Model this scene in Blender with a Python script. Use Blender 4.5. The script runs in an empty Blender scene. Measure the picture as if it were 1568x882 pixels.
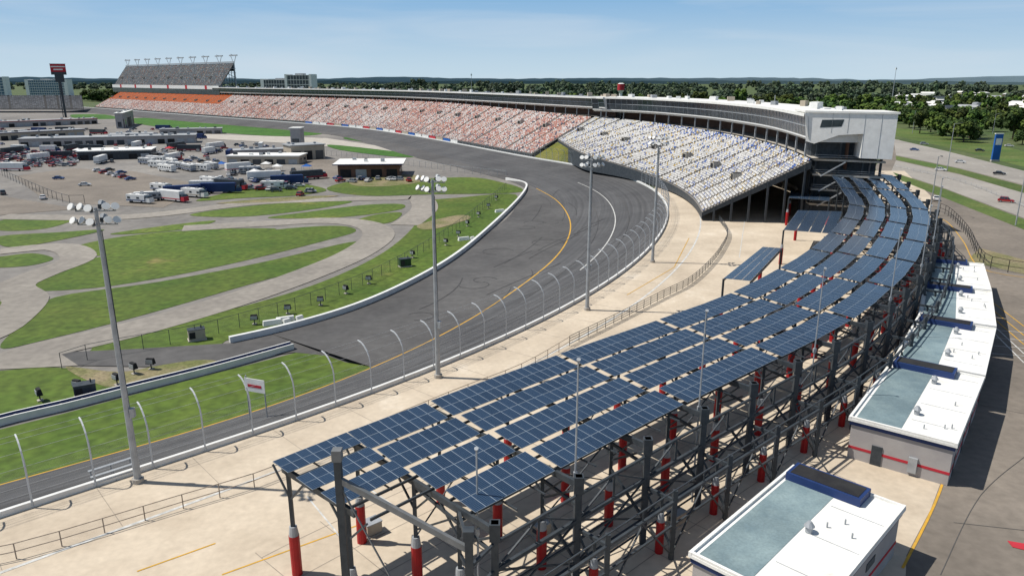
import bpy, math, random
from mathutils import Vector, noise
from mathutils.geometry import tessellate_polygon
random.seed(7)
R=random.random
U=random.uniform
# ------------------------------------------------------------------ survey helpers
HC=38.0; FO=1120.0; TH=math.atan(319/1120); CT=math.cos(TH); ST=math.sin(TH)
def G(u,v,z=0.0):
    "plan position of a surveyed point lying at height z"
    x=(u-784)/FO; y=(441-v)/FO
    d=(x,CT+y*ST,-ST+y*CT); t=(z-HC)/d[2]
    return (d[0]*t,d[1]*t)
def proj(x,y,z):
    dep=y*CT-(z-HC)*ST
    return 784+FO*x/dep, 441-FO*(y*ST+(z-HC)*CT)/dep
def crom(p,n=8,closed=False):
    out=[];L=len(p)
    rng=range(L) if closed else range(L-1)
    for i in rng:
        if closed: a,b,c,d=p[(i-1)%L],p[i],p[(i+1)%L],p[(i+2)%L]
        else: a,b,c,d=p[max(i-1,0)],p[i],p[i+1],p[min(i+2,L-1)]
        for k in range(n):
            t=k/n
            out.append(tuple(.5*((2*b[j])+(-a[j]+c[j])*t+(2*a[j]-5*b[j]+4*c[j]-d[j])*t*t+(-a[j]+3*b[j]-3*c[j]+d[j])*t**3) for j in range(len(b))))
    if not closed: out.append(tuple(p[-1]))
    return out
def resamp(p,step=None,n=None):
    D=[0]
    for a,b in zip(p,p[1:]): D.append(D[-1]+math.dist(a,b))
    if n is None: n=max(2,int(round(D[-1]/step))+1)
    out=[];j=0
    for i in range(n):
        s=D[-1]*i/(n-1)
        while j<len(D)-2 and D[j+1]<s: j+=1
        t=(s-D[j])/max(D[j+1]-D[j],1e-9)
        out.append(tuple(a+(b-a)*t for a,b in zip(p[j],p[j+1])))
    return out
def smooth(p,it):
    for _ in range(it):
        p=[p[0]]+[tuple((a+2*b+c)/4 for a,b,c in zip(p[i-1],p[i],p[i+1])) for i in range(1,len(p)-1)]+[p[-1]]
    return p
def tang(p,i):
    a=p[max(i-1,0)];b=p[min(i+1,len(p)-1)]
    dx,dy=b[0]-a[0],b[1]-a[1];l=math.hypot(dx,dy) or 1
    return dx/l,dy/l
# ------------------------------------------------------------------ materials
def M(name,c1,c2=None,scale=.3,rough=.85,metal=0,c3=None,stretch=None,bump=0,bscale=None,lo=.35,hi=.65,spec=.3,rnd=0,fine=0,detail=7,big=0):
    m=bpy.data.materials.new(name);m.use_nodes=True;nt=m.node_tree;N=nt.nodes;L=nt.links
    b=N['Principled BSDF'];b.inputs['Roughness'].default_value=rough;b.inputs['Metallic'].default_value=metal
    b.inputs['Specular IOR Level'].default_value=spec
    if c2 is None: c2=tuple(c*.8 for c in c1)
    g=N.new('ShaderNodeNewGeometry');vec=g.outputs['Position']
    if stretch:
        mp=N.new('ShaderNodeMapping');mp.inputs['Scale'].default_value=stretch;L.new(vec,mp.inputs[0]);vec=mp.outputs[0]
    n=N.new('ShaderNodeTexNoise');n.inputs['Scale'].default_value=scale;n.inputs['Detail'].default_value=detail;n.inputs['Roughness'].default_value=.62
    L.new(vec,n.inputs['Vector'])
    r=N.new('ShaderNodeValToRGB');L.new(n.outputs['Fac'],r.inputs[0])
    r.color_ramp.elements[0].position=lo;r.color_ramp.elements[0].color=(*c1,1)
    r.color_ramp.elements[1].position=hi;r.color_ramp.elements[1].color=(*c2,1)
    if c3: e=r.color_ramp.elements.new(min(.95,hi+.1));e.color=(*c3,1)
    col=r.outputs[0]
    for amt,sc_ in ((fine,scale*14),(big,scale*.22)):
        if not amt: continue
        n2=N.new('ShaderNodeTexNoise');n2.inputs['Scale'].default_value=sc_;n2.inputs['Detail'].default_value=4
        L.new(vec,n2.inputs['Vector'])
        mr=N.new('ShaderNodeMapRange');mr.inputs[1].default_value=.3;mr.inputs[2].default_value=.7;mr.inputs[3].default_value=1-amt;mr.inputs[4].default_value=1+amt
        L.new(n2.outputs['Fac'],mr.inputs[0])
        vm=N.new('ShaderNodeVectorMath');vm.operation='SCALE';L.new(col,vm.inputs[0]);L.new(mr.outputs[0],vm.inputs['Scale']);col=vm.outputs[0]
    if rnd:
        oi=N.new('ShaderNodeObjectInfo');hs=N.new('ShaderNodeHueSaturation')
        mr=N.new('ShaderNodeMapRange');mr.inputs[3].default_value=1-rnd;mr.inputs[4].default_value=1+rnd
        L.new(oi.outputs['Random'],mr.inputs[0]);L.new(mr.outputs[0],hs.inputs['Value'])
        mh=N.new('ShaderNodeMapRange');mh.inputs[3].default_value=.5-rnd*.08;mh.inputs[4].default_value=.5+rnd*.05
        L.new(oi.outputs['Random'],mh.inputs[0]);L.new(mh.outputs[0],hs.inputs['Hue'])
        L.new(col,hs.inputs['Color']);col=hs.outputs[0]
    L.new(col,b.inputs['Base Color'])
    if bump:
        bp=N.new('ShaderNodeBump');bp.inputs['Strength'].default_value=bump
        n3=N.new('ShaderNodeTexNoise');n3.inputs['Scale'].default_value=bscale or scale*8;L.new(g.outputs['Position'],n3.inputs['Vector'])
        L.new(n3.outputs['Fac'],bp.inputs['Height']);L.new(bp.outputs[0],b.inputs['Normal'])
    return m
def attr_mat(name,rough=.6):
    m=bpy.data.materials.new(name);m.use_nodes=True;N=m.node_tree.nodes;L=m.node_tree.links
    a=N.new('ShaderNodeAttribute');a.attribute_name='Col'
    b=N['Principled BSDF'];b.inputs['Roughness'].default_value=rough;b.inputs['Specular IOR Level'].default_value=.2
    L.new(a.outputs['Color'],b.inputs['Base Color']);return m
m_ground=M('outer_ground',(.05,.085,.022),(.10,.12,.045),.012,c3=(.20,.185,.14),fine=.3)
m_infield=M('paddock_asphalt',(.17,.16,.15),(.235,.22,.20),.03,fine=.15,c3=(.31,.285,.25),big=.15)
m_path=M('road_course_asphalt',(.23,.21,.185),(.30,.275,.24),.05,fine=.14,big=.1)
m_grass=M('infield_grass',(.062,.112,.013),(.098,.138,.020),.05,c3=(.22,.18,.065),fine=.3,lo=.36,hi=.64,bump=.3,bscale=3,big=.22)
m_grass2=M('bright_grass',(.035,.115,.012),(.06,.15,.018),.03,fine=.25,big=.15)
m_verge=M('roadside_turf',(.06,.11,.02),(.11,.14,.035),.06,fine=.3,c3=(.2,.18,.09),big=.2)
m_bank=M('dry_bank',(.09,.11,.015),(.16,.15,.025),.12,fine=.3,c3=(.25,.2,.08))
m_dirt=M('dry_dirt',(.26,.21,.13),(.13,.14,.045),.15,fine=.3)
m_conc=M('concrete_slab',(.45,.375,.285),(.58,.495,.385),.10,c3=(.66,.585,.48),fine=.07,lo=.3,hi=.6,big=.1)
m_conc2=M('concrete_grey',(.38,.35,.31),(.46,.43,.38),.2,fine=.1)
m_tread=M('stand_tread',(.20,.185,.17),(.27,.25,.23),.2,fine=.1)
m_joint=M('slab_joint',(.26,.22,.18),(.33,.29,.24),.5)
m_lot=M('parking_asphalt',(.165,.143,.12),(.225,.195,.163),.07,fine=.12,c3=(.27,.235,.195),big=.18)
m_hwy=M('highway_concrete',(.27,.25,.225),(.34,.315,.28),.05,fine=.1,big=.1)
m_white=M('white_paint',(.78,.78,.76),(.68,.68,.66),.6,rough=.5)
m_wline=M('white_marking',(.65,.65,.63),(.40,.40,.38),1.2)
m_yline=M('yellow_marking',(.66,.36,.04),(.46,.28,.05),.8)
m_roofw=M('white_roof',(.82,.82,.79),(.72,.71,.67),.35,rough=.6,fine=.06,c3=(.62,.60,.54))
m_rshade=M('roof_shade',(.15,.21,.23),(.22,.29,.30),.4,rough=.4,fine=.12,big=.2)  # painted shade: dark tone for the shaded half of each concession roof
m_block=M('painted_block_wall',(.34,.32,.32),(.40,.38,.37),.5)
m_blue=M('navy_trim',(.015,.035,.12),(.02,.045,.15),.5,rough=.5)
m_red=M('red_paint',(.42,.012,.015),(.32,.012,.015),.8,rough=.45)
m_redt=M('red_trim',(.5,.03,.05),(.4,.03,.04),.8)
m_steel=M('dark_steel',(.036,.045,.055),(.062,.072,.082),1.2,rough=.55,metal=.1)
m_mid=M('weathered_steel',(.14,.15,.155),(.20,.205,.21),1.2,rough=.55,metal=.1)
m_galv=M('galvanised_steel',(.30,.32,.34),(.40,.42,.44),1.0,rough=.5,metal=.2)
m_post=M('fence_post_steel',(.48,.50,.52),(.56,.58,.60),1.0,rough=.5)
m_black=M('dark_void',(.015,.015,.018),(.03,.03,.03),.5)
m_skid=M('tyre_mark',(.052,.052,.054),(.07,.07,.072),.6)
m_glass=M('dark_glass',(.02,.03,.04),(.05,.065,.08),.25,rough=.15,spec=.6)
m_bglass=M('blue_glass',(.04,.10,.16),(.07,.15,.22),.1,rough=.2,spec=.6)
m_beige=M('beige_wall',(.38,.33,.26),(.45,.39,.31),.4)
m_brown=M('brown_wall',(.13,.07,.05),(.18,.10,.07),.3)
m_grey=M('grey_metal_roof',(.27,.29,.31),(.37,.38,.39),.1,fine=.08)
m_tire=M('tyre_rubber',(.02,.02,.02))
m_blueSign=M('blue_sign',(.02,.12,.42))
m_bark=M('bark',(.09,.065,.045),(.06,.045,.03),2)
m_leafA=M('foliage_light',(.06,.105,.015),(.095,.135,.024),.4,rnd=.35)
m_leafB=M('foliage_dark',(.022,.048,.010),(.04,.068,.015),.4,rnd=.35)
m_leafC=M('far_foliage_light',(.085,.13,.07),(.11,.15,.08),.02,rnd=.25)  # distance haze painted into both far leaf colours
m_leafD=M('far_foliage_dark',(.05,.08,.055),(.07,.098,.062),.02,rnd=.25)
m_hill=M('distant_hills',(.12,.18,.21),(.15,.21,.24),.002)  # aerial haze painted in as a bluish hill colour
m_hill2=M('far_ridge',(.26,.35,.43),(.29,.38,.45),.002)  # paler blue, stronger haze put into the ridge colour
m_seat=attr_mat('stadium_seats')
# ------------------------------------------------------------------ mesh builder
class MB:
    def __init__(s): s.v=[];s.f=[];s.m=[];s.mats=[];s.uv={}
    def mi(s,mat):
        if mat not in s.mats: s.mats.append(mat)
        return s.mats.index(mat)
    def face(s,pts,mat,uv=None):
        i=len(s.v);s.v+= [tuple(p) for p in pts];s.f.append(tuple(range(i,i+len(pts))));s.m.append(s.mi(mat))
        if uv: s.uv[len(s.f)-1]=uv
    def hexa(s,p,mat,top=None):
        i=len(s.v);s.v+=[tuple(q) for q in p];k=s.mi(mat);kt=s.mi(top or mat)
        for n,q in enumerate([(0,3,2,1),(4,5,6,7),(0,1,5,4),(1,2,6,5),(2,3,7,6),(3,0,4,7)]):
            s.f.append(tuple(i+j for j in q));s.m.append(kt if n==1 else k)
    def box(s,c,sz,mat,rot=0,top=None,tap=(1,1),sh=0):
        ca,sa=math.cos(rot),math.sin(rot);P=[]
        for z,(tx,ty),o in ((0,(1,1),0),(sz[2],tap,sh)):
            for a,b in ((-1,-1),(1,-1),(1,1),(-1,1)):
                x=a*sz[0]/2*tx+o;y=b*sz[1]/2*ty
                P.append((c[0]+x*ca-y*sa,c[1]+x*sa+y*ca,c[2]+z))
        s.hexa(P,mat,top)
    def beam(s,a,b,w,h,mat):
        a=Vector(a);b=Vector(b);d=(b-a)
        if d.length<1e-6:return
        d.normalize();up=Vector((0,0,1)) if abs(d.z)<.95 else Vector((1,0,0))
        r=d.cross(up).normalized();u=r.cross(d)
        P=[]
        for q in (a,b):
            for x,y in ((-1,-1),(1,-1),(1,1),(-1,1)): P.append(q+r*x*w/2+u*y*h/2)
        s.hexa(P,mat)
    def cyl(s,a,b,r0,r1,mat,n=8,cap=True):
        a=Vector(a);b=Vector(b);d=(b-a).normalized();up=Vector((0,0,1)) if abs(d.z)<.95 else Vector((1,0,0))
        r=d.cross(up).normalized();u=r.cross(d);i=len(s.v);k=s.mi(mat)
        for q,rr in ((a,r0),(b,r1)):
            for j in range(n):
                t=2*math.pi*j/n;s.v.append(tuple(q+(r*math.cos(t)+u*math.sin(t))*rr))
        for j in range(n): s.f.append((i+j,i+(j+1)%n,i+n+(j+1)%n,i+n+j));s.m.append(k)
        if cap: s.f.append(tuple(range(i+n,i+2*n)));s.m.append(k);s.f.append(tuple(range(i+n-1,i-1,-1)));s.m.append(k)
    def poly(s,pts,z,mat):
        v3=[Vector((p[0],p[1],0)) for p in pts];tr=tessellate_polygon([v3]);i=len(s.v);k=s.mi(mat)
        s.v+=[(p[0],p[1],z) for p in pts]
        for t in tr:
            a,b,c=[v3[q] for q in t]
            if (b-a).cross(c-a).z<0: t=(t[0],t[2],t[1])
            s.f.append(tuple(i+q for q in t));s.m.append(k)
    def ribbon(s,pts,w,z,mat):
        n=len(pts);i=len(s.v);k=s.mi(mat)
        for j,p in enumerate(pts):
            tx,ty=tang(pts,j);zz=p[2] if len(p)>2 else z
            s.v.append((p[0]-ty*w/2,p[1]+tx*w/2,zz));s.v.append((p[0]+ty*w/2,p[1]-tx*w/2,zz))
        for j in range(n-1): s.f.append((i+2*j+1,i+2*j+3,i+2*j+2,i+2*j));s.m.append(k)
    def wallp(s,pts,h,th,z,mat,top=None):
        for j in range(len(pts)-1):
            a,b=pts[j],pts[j+1];ta=tang(pts,j);tb=tang(pts,j+1);t=th/2
            P=[(a[0]-ta[1]*t,a[1]+ta[0]*t),(a[0]+ta[1]*t,a[1]-ta[0]*t),(b[0]+tb[1]*t,b[1]-tb[0]*t),(b[0]-tb[1]*t,b[1]+tb[0]*t)]
            s.hexa([(*q,z) for q in P]+[(*q,z+h) for q in P],mat,top)
    def mesh(s,name):
        me=bpy.data.meshes.new(name);me.from_pydata(s.v,[],s.f)
        for m in s.mats: me.materials.append(m)
        me.polygons.foreach_set('material_index',s.m)
        if s.uv:
            ul=me.uv_layers.new(name='UVMap')
            for fi,uv in s.uv.items():
                p=me.polygons[fi]
                for li,c in zip(p.loop_indices,uv): ul.data[li].uv=c
        me.update();return me
    def build(s,name,parent=None):
        return link(name,s.mesh(name),parent)
def link(name,me,parent=None,loc=None,rot=0,sc=None):
    o=bpy.data.objects.new(name,me);bpy.context.scene.collection.objects.link(o)
    if parent: o.parent=parent
    if loc: o.location=loc
    o.rotation_euler[2]=rot
    if sc: o.scale=sc if hasattr(sc,'__len__') else (sc,sc,sc)
    return o
def gp(l,z=0,n=0,closed=False):
    p=[G(u,v,z) for u,v in l]
    return crom(p,n,closed) if n else p
ZY=-3.0; ZI=-4.0
# ------------------------------------------------------------------ outer wall path
wp=[(0,788),(150,743),(280,702),(385,668),(485,633),(573,603),(668,566),(740,535),(805,505),(860,477),(912,448),(952,420),(985,393),(1010,363),(1023,335),(1019,309),(1000,290),(968,275),(925,262),(880,253),(830,245.5),(760,232.5),(690,219),(640,210),(560,198),(470,190),(380,183.5),(330,180)]
W=[G(*p) for p in wp]
a=W[0];W=[(a[0]-.72*320,a[1]-.69*320),(a[0]-.72*120,a[1]-.69*120)]+W
e=W[-1];W+= [(e[0]-.72*q,e[1]+.69*q) for q in (140,300,520)]
W=resamp(crom(W,10),step=3.0);W=smooth(W,60);W=resamp(W,step=3.0)
NW=len(W);TT=[tang(W,i) for i in range(NW)];TT=smooth(TT,10)
def P(i,d,z=0.0):
    "point at path station i (float), d metres inward from the outer wall"
    i=min(max(i,0),NW-1.001);k=int(i);f=i-k
    x=W[k][0]*(1-f)+W[k+1][0]*f;y=W[k][1]*(1-f)+W[k+1][1]*f
    tx=TT[k][0]*(1-f)+TT[k+1][0]*f;ty=TT[k][1]*(1-f)+TT[k+1][1]*f
    return (x-ty*d,y+tx*d,z)
def near(p):
    b=min(range(NW),key=lambda i:(W[i][0]-p[0])**2+(W[i][1]-p[1])**2)
    return b,math.dist(W[b],p)
def sfind(u,d,z,lo=200):
    return min(range(lo,NW),key=lambda i:abs(proj(*P(i,d,z))[0]-u))
def interp(keys,i):
    if i<=keys[0][0]: return keys[0][1]
    for (a,x),(b,y) in zip(keys,keys[1:]):
        if i<=b:
            t=(i-a)/(b-a) if b>a else 1;return x+(y-x)*t
    return keys[-1][1]
yl=[(0,737),(130,708),(240,677),(345,646),(450,612),(550,570),(620,543),(690,505),(750,470),(800,432),(840,405),(865,375),(873,345),(862,320),(835,297),(815,288)]
wk=sorted(near(G(u,v,ZY)) for u,v in yl);wk=[(0,wk[0][1])]+wk
wk.append((wk[-1][0]+60,20));wk.append((NW,17))
wid=smooth([(interp(wk,i),) for i in range(NW)],40);wid=[w[0] for w in wid]
iw=[(352,525),(440,505),(540,475),(620,440),(690,400),(740,360),(790,312),(806,290)]
ik=sorted(near(G(u,v,ZI)) for u,v in iw)
s_ap=near(G(548,562,ZY))[0]
i_end=ik[-1]
far_in=sorted(near(G(u,v,ZI)) for u,v in [(700,256),(610,236)])
ik2=ik+[k for k in far_in if k[0]>i_end[0]+10]
sf=near(G(560,198))[0]
ik2=ik2+[(sf,25),(NW,25)]
def din(i):
    return max(interp(ik2,i),wid[min(int(i),NW-1)]+1.5)
dinl=[(din(i),) for i in range(NW)];dinl=[x[0] for x in smooth(dinl,10)]
# ------------------------------------------------------------------ terrain
loop=[p for p in W]+[(-1010,1210),(-1050,600),(-900,0),(-600,-300)]
g=MB()
Q=26000
outer=[(-Q,-Q),(Q,-Q),(Q,Q),(-Q,Q)]
vo=[Vector((*p,0)) for p in outer];vh=[Vector((*p,0)) for p in loop]
tr=tessellate_polygon([vo,vh]);allv=vo+vh
g.v=[tuple(v) for v in allv];k=g.mi(m_ground)
for t in tr:
    a,b,c=[allv[q] for q in t]
    if (b-a).cross(c-a).z<0:t=(t[0],t[2],t[1])
    g.f.append(tuple(t));g.m.append(k)
g.build('ground')
g=MB();g.poly(loop,ZI-.05,m_infield);g.build('infield_pavement')
# ------------------------------------------------------------------ track
def track_mat():
    m=M('race_asphalt',(.070,.070,.073),(.098,.098,.100),.05,fine=.1,rough=.8,c3=(.115,.115,.113))
    N=m.node_tree.nodes;L=m.node_tree.links;b=N['Principled BSDF']
    old=b.inputs['Base Color'].links[0].from_socket
    uv=N.new('ShaderNodeUVMap');mp=N.new('ShaderNodeMapping');mp.inputs['Scale'].default_value=(.008,1.1,1);L.new(uv.outputs[0],mp.inputs[0])
    n=N.new('ShaderNodeTexNoise');n.inputs['Scale'].default_value=1;n.inputs['Detail'].default_value=6;L.new(mp.outputs[0],n.inputs['Vector'])
    mr=N.new('ShaderNodeMapRange');mr.inputs[1].default_value=.3;mr.inputs[2].default_value=.7;mr.inputs[3].default_value=.75;mr.inputs[4].default_value=1.22
    L.new(n.outputs['Fac'],mr.inputs[0])
    vm=N.new('ShaderNodeVectorMath');vm.operation='SCALE';L.new(old,vm.inputs[0]);L.new(mr.outputs[0],vm.inputs['Scale']);L.new(vm.outputs[0],b.inputs['Base Color'])
    return m
m_track=track_mat()
m_apron=M('apron_asphalt',(.072,.070,.070),(.110,.107,.105),.05,fine=.12,c3=(.135,.13,.125),big=.25)
t=MB()
prof=[(-.0,0),(.25,.26),(.5,.52),(.75,.77),(1,1)]
for i in range(0,NW-1):
    for (f0,z0),(f1,z1) in zip(prof,prof[1:]):
        q=[];uv=[]
        for (ii,ff,zz) in ((i,f0,z0),(i+1,f0,z0),(i+1,f1,z1),(i,f1,z1)):
            w=wid[min(ii,NW-1)];q.append(P(ii,ff*w,zz*ZY));uv.append((ii*3,ff*w))
        t.face(q,m_track,uv)
    if i>=s_ap:
        a0=P(i,wid[i],ZY);a1=P(i+1,wid[min(i+1,NW-1)],ZY);b1=P(i+1,dinl[min(i+1,NW-1)],ZI+.07);b0=P(i,dinl[i],ZI+.07)
        t.face([a0,a1,b1,b0],m_apron,[(i*3,wid[i]),(i*3+3,wid[i]),(i*3+3,wid[i]+10),(i*3,wid[i]+10)])
t.build('racetrack')
def surf(i,d):
    w=wid[int(i)];di=dinl[int(i)]
    return P(i,d,(d/w*ZY if d<w else ZY+(d-w)/max(di-w,1)*(ZI+.07-ZY))+.045)
mk=MB()
mk.ribbon([P(i,wid[i]-.2,ZY+.05) for i in range(20,wk[-3][0])],.35,0,m_yline)
ia=near(G(910,415,-1))[0];ib=near(G(835,278,-1))[0]
mk.ribbon([P(i,wid[i]*.52,ZY*.53+.04) for i in range(ia,ib)],.3,0,m_wline)
for fr in (.22,.38,.7):
    mk.ribbon([P(i,wid[i]*fr,ZY*fr+.05) for i in range(40,wk[-3][0]+30)],.10,0,m_apron)
for _ in range(18):
    i0=U(s_ap+4,wk[-3][0]+20);d0=U(wid[int(i0)]*.9,max(wid[int(i0)]+2,dinl[int(i0)]-6));ln=U(3,12);dd=U(-6,6)
    pts=[surf(i0+ln*k/14,min(max(d0+dd*(k/14)**2,1),dinl[int(i0)]-1.5)) for k in range(15)]
    mk.ribbon(pts,U(.12,.28),0,m_skid)
for _ in range(8):
    i0=U(s_ap+8,s_ap+45);d0=U(wid[int(i0)]+4,max(wid[int(i0)]+5,dinl[int(i0)]-7));rr=U(1.5,4.5);a0=U(0,6)
    mk.ribbon([surf(i0+rr*math.cos(a0+k*.3)/3,d0+rr*math.sin(a0+k*.3)) for k in range(16)],.2,0,m_skid)
mk.build('track_marking')
gb=MB()
for i in range(0,s_ap):
    a0=P(i,wid[i]+.0,ZY+.01);a1=P(i+1,wid[i+1],ZY+.01);b1=P(i+1,wid[i+1]+7,ZI+.03);b0=P(i,wid[i]+7,ZI+.03)
    gb.face([a0,a1,b1,b0],m_grass)
gb.poly(gp([(548,562),(525,548),(490,538),(455,540),(330,572),(200,606),(100,633),(-40,668),(-200,700),(-400,800),(0,735),(240,668),(450,600)],ZI),ZI+.06,m_grass)
gb.build('trackside_grass')
w=MB();w.wallp([P(i,-.25)[:2] for i in range(0,NW,2)],.62,.4,0,m_white);w.build('concrete_track_wall')
w=MB();iwp=resamp(smooth(resamp(gp(iw+[(802,282),(775,276)],ZI,6),2),4),2.5);w.wallp(iwp,1.1,.7,ZI,m_white);w.build('inner_concrete_wall')
w=MB();b1=resamp(gp([(-260,725),(0,652),(100,628),(200,602),(330,569),(450,535)],ZI,6),2.5);w.wallp(b1,1.0,.22,ZI,m_white)
b2=[(p[0]-tang(b1,j)[1]*.95,p[1]+tang(b1,j)[0]*.95) for j,p in enumerate(b1)];w.wallp(b2,1.15,.22,ZI,m_blue,top=m_white)
for j in range(0,len(b1),1): w.box((*((b1[j][0]+b2[j][0])/2,(b1[j][1]+b2[j][1])/2),ZI),(.3,.7,.85),m_mid,math.atan2(*tang(b1,j)[::-1]))
w.build('pit_barrier_wall')
# ------------------------------------------------------------------ catch fence
m_mesh=bpy.data.materials.new('chain_link_mesh');m_mesh.use_nodes=True
nt=m_mesh.node_tree;tb=nt.nodes.new('ShaderNodeBsdfTransparent');mx=nt.nodes.new('ShaderNodeMixShader')
mx.inputs[0].default_value=.07;nt.links.new(tb.outputs[0],mx.inputs[1]);nt.links.new(nt.nodes['Principled BSDF'].outputs[0],mx.inputs[2])
nt.nodes['Principled BSDF'].inputs['Base Color'].default_value=(.30,.31,.32,1)
nt.links.new(mx.outputs[0],nt.nodes['Material Output'].inputs[0])
cf=MB();fprof=[(-.55,.2),(-.55,4.3),(-.40,5.0),(-.05,5.6),(.5,6.15),(1.1,6.5),(1.8,6.6)]
ist=60;ien=NW-20
i=ist
while i<ien:
    for (d0,z0),(d1,z1) in zip(fprof,fprof[1:]): cf.beam(P(i,d0,z0),P(i,d1,z1),.13,.13,m_post)
    i+=1.75 if i<330 else 5
for (d,z) in [(-.55,1.6),(-.55,2.5),(-.55,3.4),(-.55,4.3),(-.05,5.6),(.9,6.4),(1.7,6.6)]:
    for i in range(ist,min(ien,330),2): cf.beam(P(i,d,z),P(i+2,d,z),.022,.022,m_galv)
for i in range(ist,min(ien,300),2):
    cf.face([P(i,-.55,.6),P(i+2,-.55,.6),P(i+2,-.55,4.3),P(i,-.55,4.3)],m_mesh)
cf.build('catch_fence')
# ------------------------------------------------------------------ concourse concrete
i1=near(G(1003,291))[0]
cc=MB()
cp=[W[i] for i in range(0,i1)]+gp([(1010,268),(1080,300),(1240,262),(1385,262),(1425,300),(1425,385),(1503,430),(1508,520),(1455,700),(1425,780),(1388,850),(1382,1000)])+[(15,5),(-60,-60),(-280,-180)]
cc.poly(cp,.03,m_conc)
cc.build('concourse_pavement')
pl=MB();pl.poly(gp([(1375,214),(1440,238),(1568,268),(1760,300),(1900,400)])+[(240,60),(200,-60),(-100,-100),(10,10)]+gp([(1300,700),(1380,400),(1340,255)]),.012,m_lot);pl.build('parking_lot')
hw=MB()
hw.poly(gp([(1368,213),(1450,232),(1568,262),(1800,318),(1800,352),(1568,283),(1470,258),(1372,238)]),.022,m_hwy)
hw.poly(gp([(1372,246),(1470,268),(1568,296),(1800,372),(1800,430),(1568,334),(1450,290),(1365,262)]),.022,m_hwy)
for l in ([(1372,226),(1470,246),(1568,272),(1800,334)],[(1372,254),(1460,278),(1568,314),(1800,398)]):
    pp=resamp(gp(l,0,6),3)
    for q in range(0,len(pp)-1,4): hw.ribbon(pp[q:q+2],.25,.03,m_wline)
hw.build('highway')
gm=MB()
gm.poly(gp([(1372,239),(1470,259),(1568,285),(1800,350),(1800,368),(1568,296),(1470,267),(1372,245)]),.03,m_verge)
gm.poly(gp([(1367,264),(1450,291),(1568,336),(1800,432),(1800,452),(1568,352),(1450,305),(1380,277)]),.031,m_verge)
gm.poly(gp([(1368,196),(1450,205),(1568,232),(1800,280),(1800,306),(1568,256),(1450,226),(1368,208)]),.02,m_verge)
gm.poly(gp([(1480,400),(1568,420),(1640,432),(1640,410),(1568,398),(1500,380)]),.03,m_dirt)
gm.build('roadside_grass')
# ------------------------------------------------------------------ infield surfaces
ig=MB();z1=ZI+.0
for q,l in enumerate([
 [(0,338),(50,334),(110,336),(70,350),(0,353)],
 [(5,442),(70,410),(130,398),(300,366),(440,350),(520,346),(545,354),(500,368),(380,398),(250,425),(120,443)],
 [(0,532),(40,490),(85,455),(240,432),(400,402),(535,371),(545,378),(500,402),(380,436),(220,482),(70,520)],
 [(140,535),(170,515),(330,480),(470,440),(560,402),(610,370),(640,338),(650,310),(700,303),(790,298),(765,335),(700,388),(610,436),(520,474),(430,500),(345,522),(330,540),(150,545)],
 [(115,378),(190,362),(300,352),(420,350),(380,358),(260,374),(170,390),(135,390)],
 [(-60,398),(0,393),(50,388),(82,396),(50,406),(0,410),(-60,412)],
 [(290,329),(380,316),(470,309),(540,309),(470,322),(370,332)],
 [(410,334),(470,325),(560,314),(616,313),(608,322),(520,333)],
 [(545,338),(580,328),(615,326),(600,340),(565,344)],
 [(-60,475),(0,462),(20,466),(10,475),(-60,490)],
 [(170,358),(260,345),(330,338),(290,350),(210,358)],
 [(0,362),(90,356),(160,352),(100,366),(30,378),(0,375)],
 [(-60,575),(0,568),(90,563),(180,575),(250,585),(170,602),(0,640),(-100,660)],
 [(500,290),(540,278),(620,275),(720,272),(770,280),(800,290),(780,296),(660,298),(560,300)],
 [(420,280),(470,283),(500,292),(450,300),(380,303),(300,308),(350,295)],
 [(-300,430),(-80,400),(-80,520),(-300,560)],
]):
    ig.poly(crom(gp(l,ZI),5,True),z1+q*.0042,m_grass)
ig.build('infield_grass')
ig=MB()
for q,l in enumerate([[(185,184),(240,181),(330,188),(420,195),(492,203),(470,208),(400,208),(300,200),(230,193)],
 [(525,212),(560,208),(612,216),(600,221),(560,218)],[(505,222),(600,232),(640,240),(600,240),(520,230)],[(110,176),(160,176),(180,182),(120,182)]]):
    ig.poly(crom(gp(l,ZI),4,True),ZI+.12+q*.005,m_grass2)
ig.build('tri_oval_grass')
dp=MB()
for l in [[(90,540),(200,535),(350,526),(440,507),(540,478),(600,500),(620,540),(548,562),(500,545),(450,540),(330,556),(230,562),(120,560)],[(-80,562),(90,540),(120,560),(0,566)]]:
    dp.poly(gp(l,ZI),ZI+.064+.004*len(l)/13,m_apron if len(l)>5 else m_path)
for q,l in enumerate([[(545,272),(620,268),(660,275),(600,285),(540,284)],[(640,345),(700,330),(720,335),(660,352)],[(100,562),(180,570),(245,560),(300,552),(330,556),(230,584),(160,592)],[(330,312),(430,303),(520,300),(430,309)]]):
    dp.poly(crom(gp(l,ZI),4,True),ZI+.08+q*.004,m_dirt)
dp.build('service_road')
lt=MB()
for q,l in enumerate([[(20,270),(110,258),(200,262),(320,285),(250,318),(120,312),(60,300)],[(460,240),(505,245),(620,262),(560,275),(470,272)],[(0,300),(60,310),(120,320),(0,330)]]):
    lt.poly(gp(l,ZI),ZI+.02+q*.004,m_lot)
for l in [[(300,205),(500,212),(720,245),(700,250),(480,222),(300,212)]]:
    lt.poly(gp(l,ZI),ZI+.1,m_conc2)
lt.build('paddock_lot')
rc=MB()
for q,(l,wd) in enumerate([([(0,556),(70,535),(200,505),(350,462),(460,424),(545,388),(580,360),(560,344),(500,338),(400,343),(280,350)],9),
             ([(620,345),(650,320),(640,303),(600,304),(500,306),(380,312),(200,332),(0,332)],9),
             ([(-40,520),(0,500),(40,460),(20,440),(60,420),(120,395),(90,378),(0,385)],8)]):
    rr=resamp(gp(l,ZI,8),3);rc.ribbon(rr,wd,ZI+.07+q*.004,m_path)
rc.build('road_course')
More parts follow.
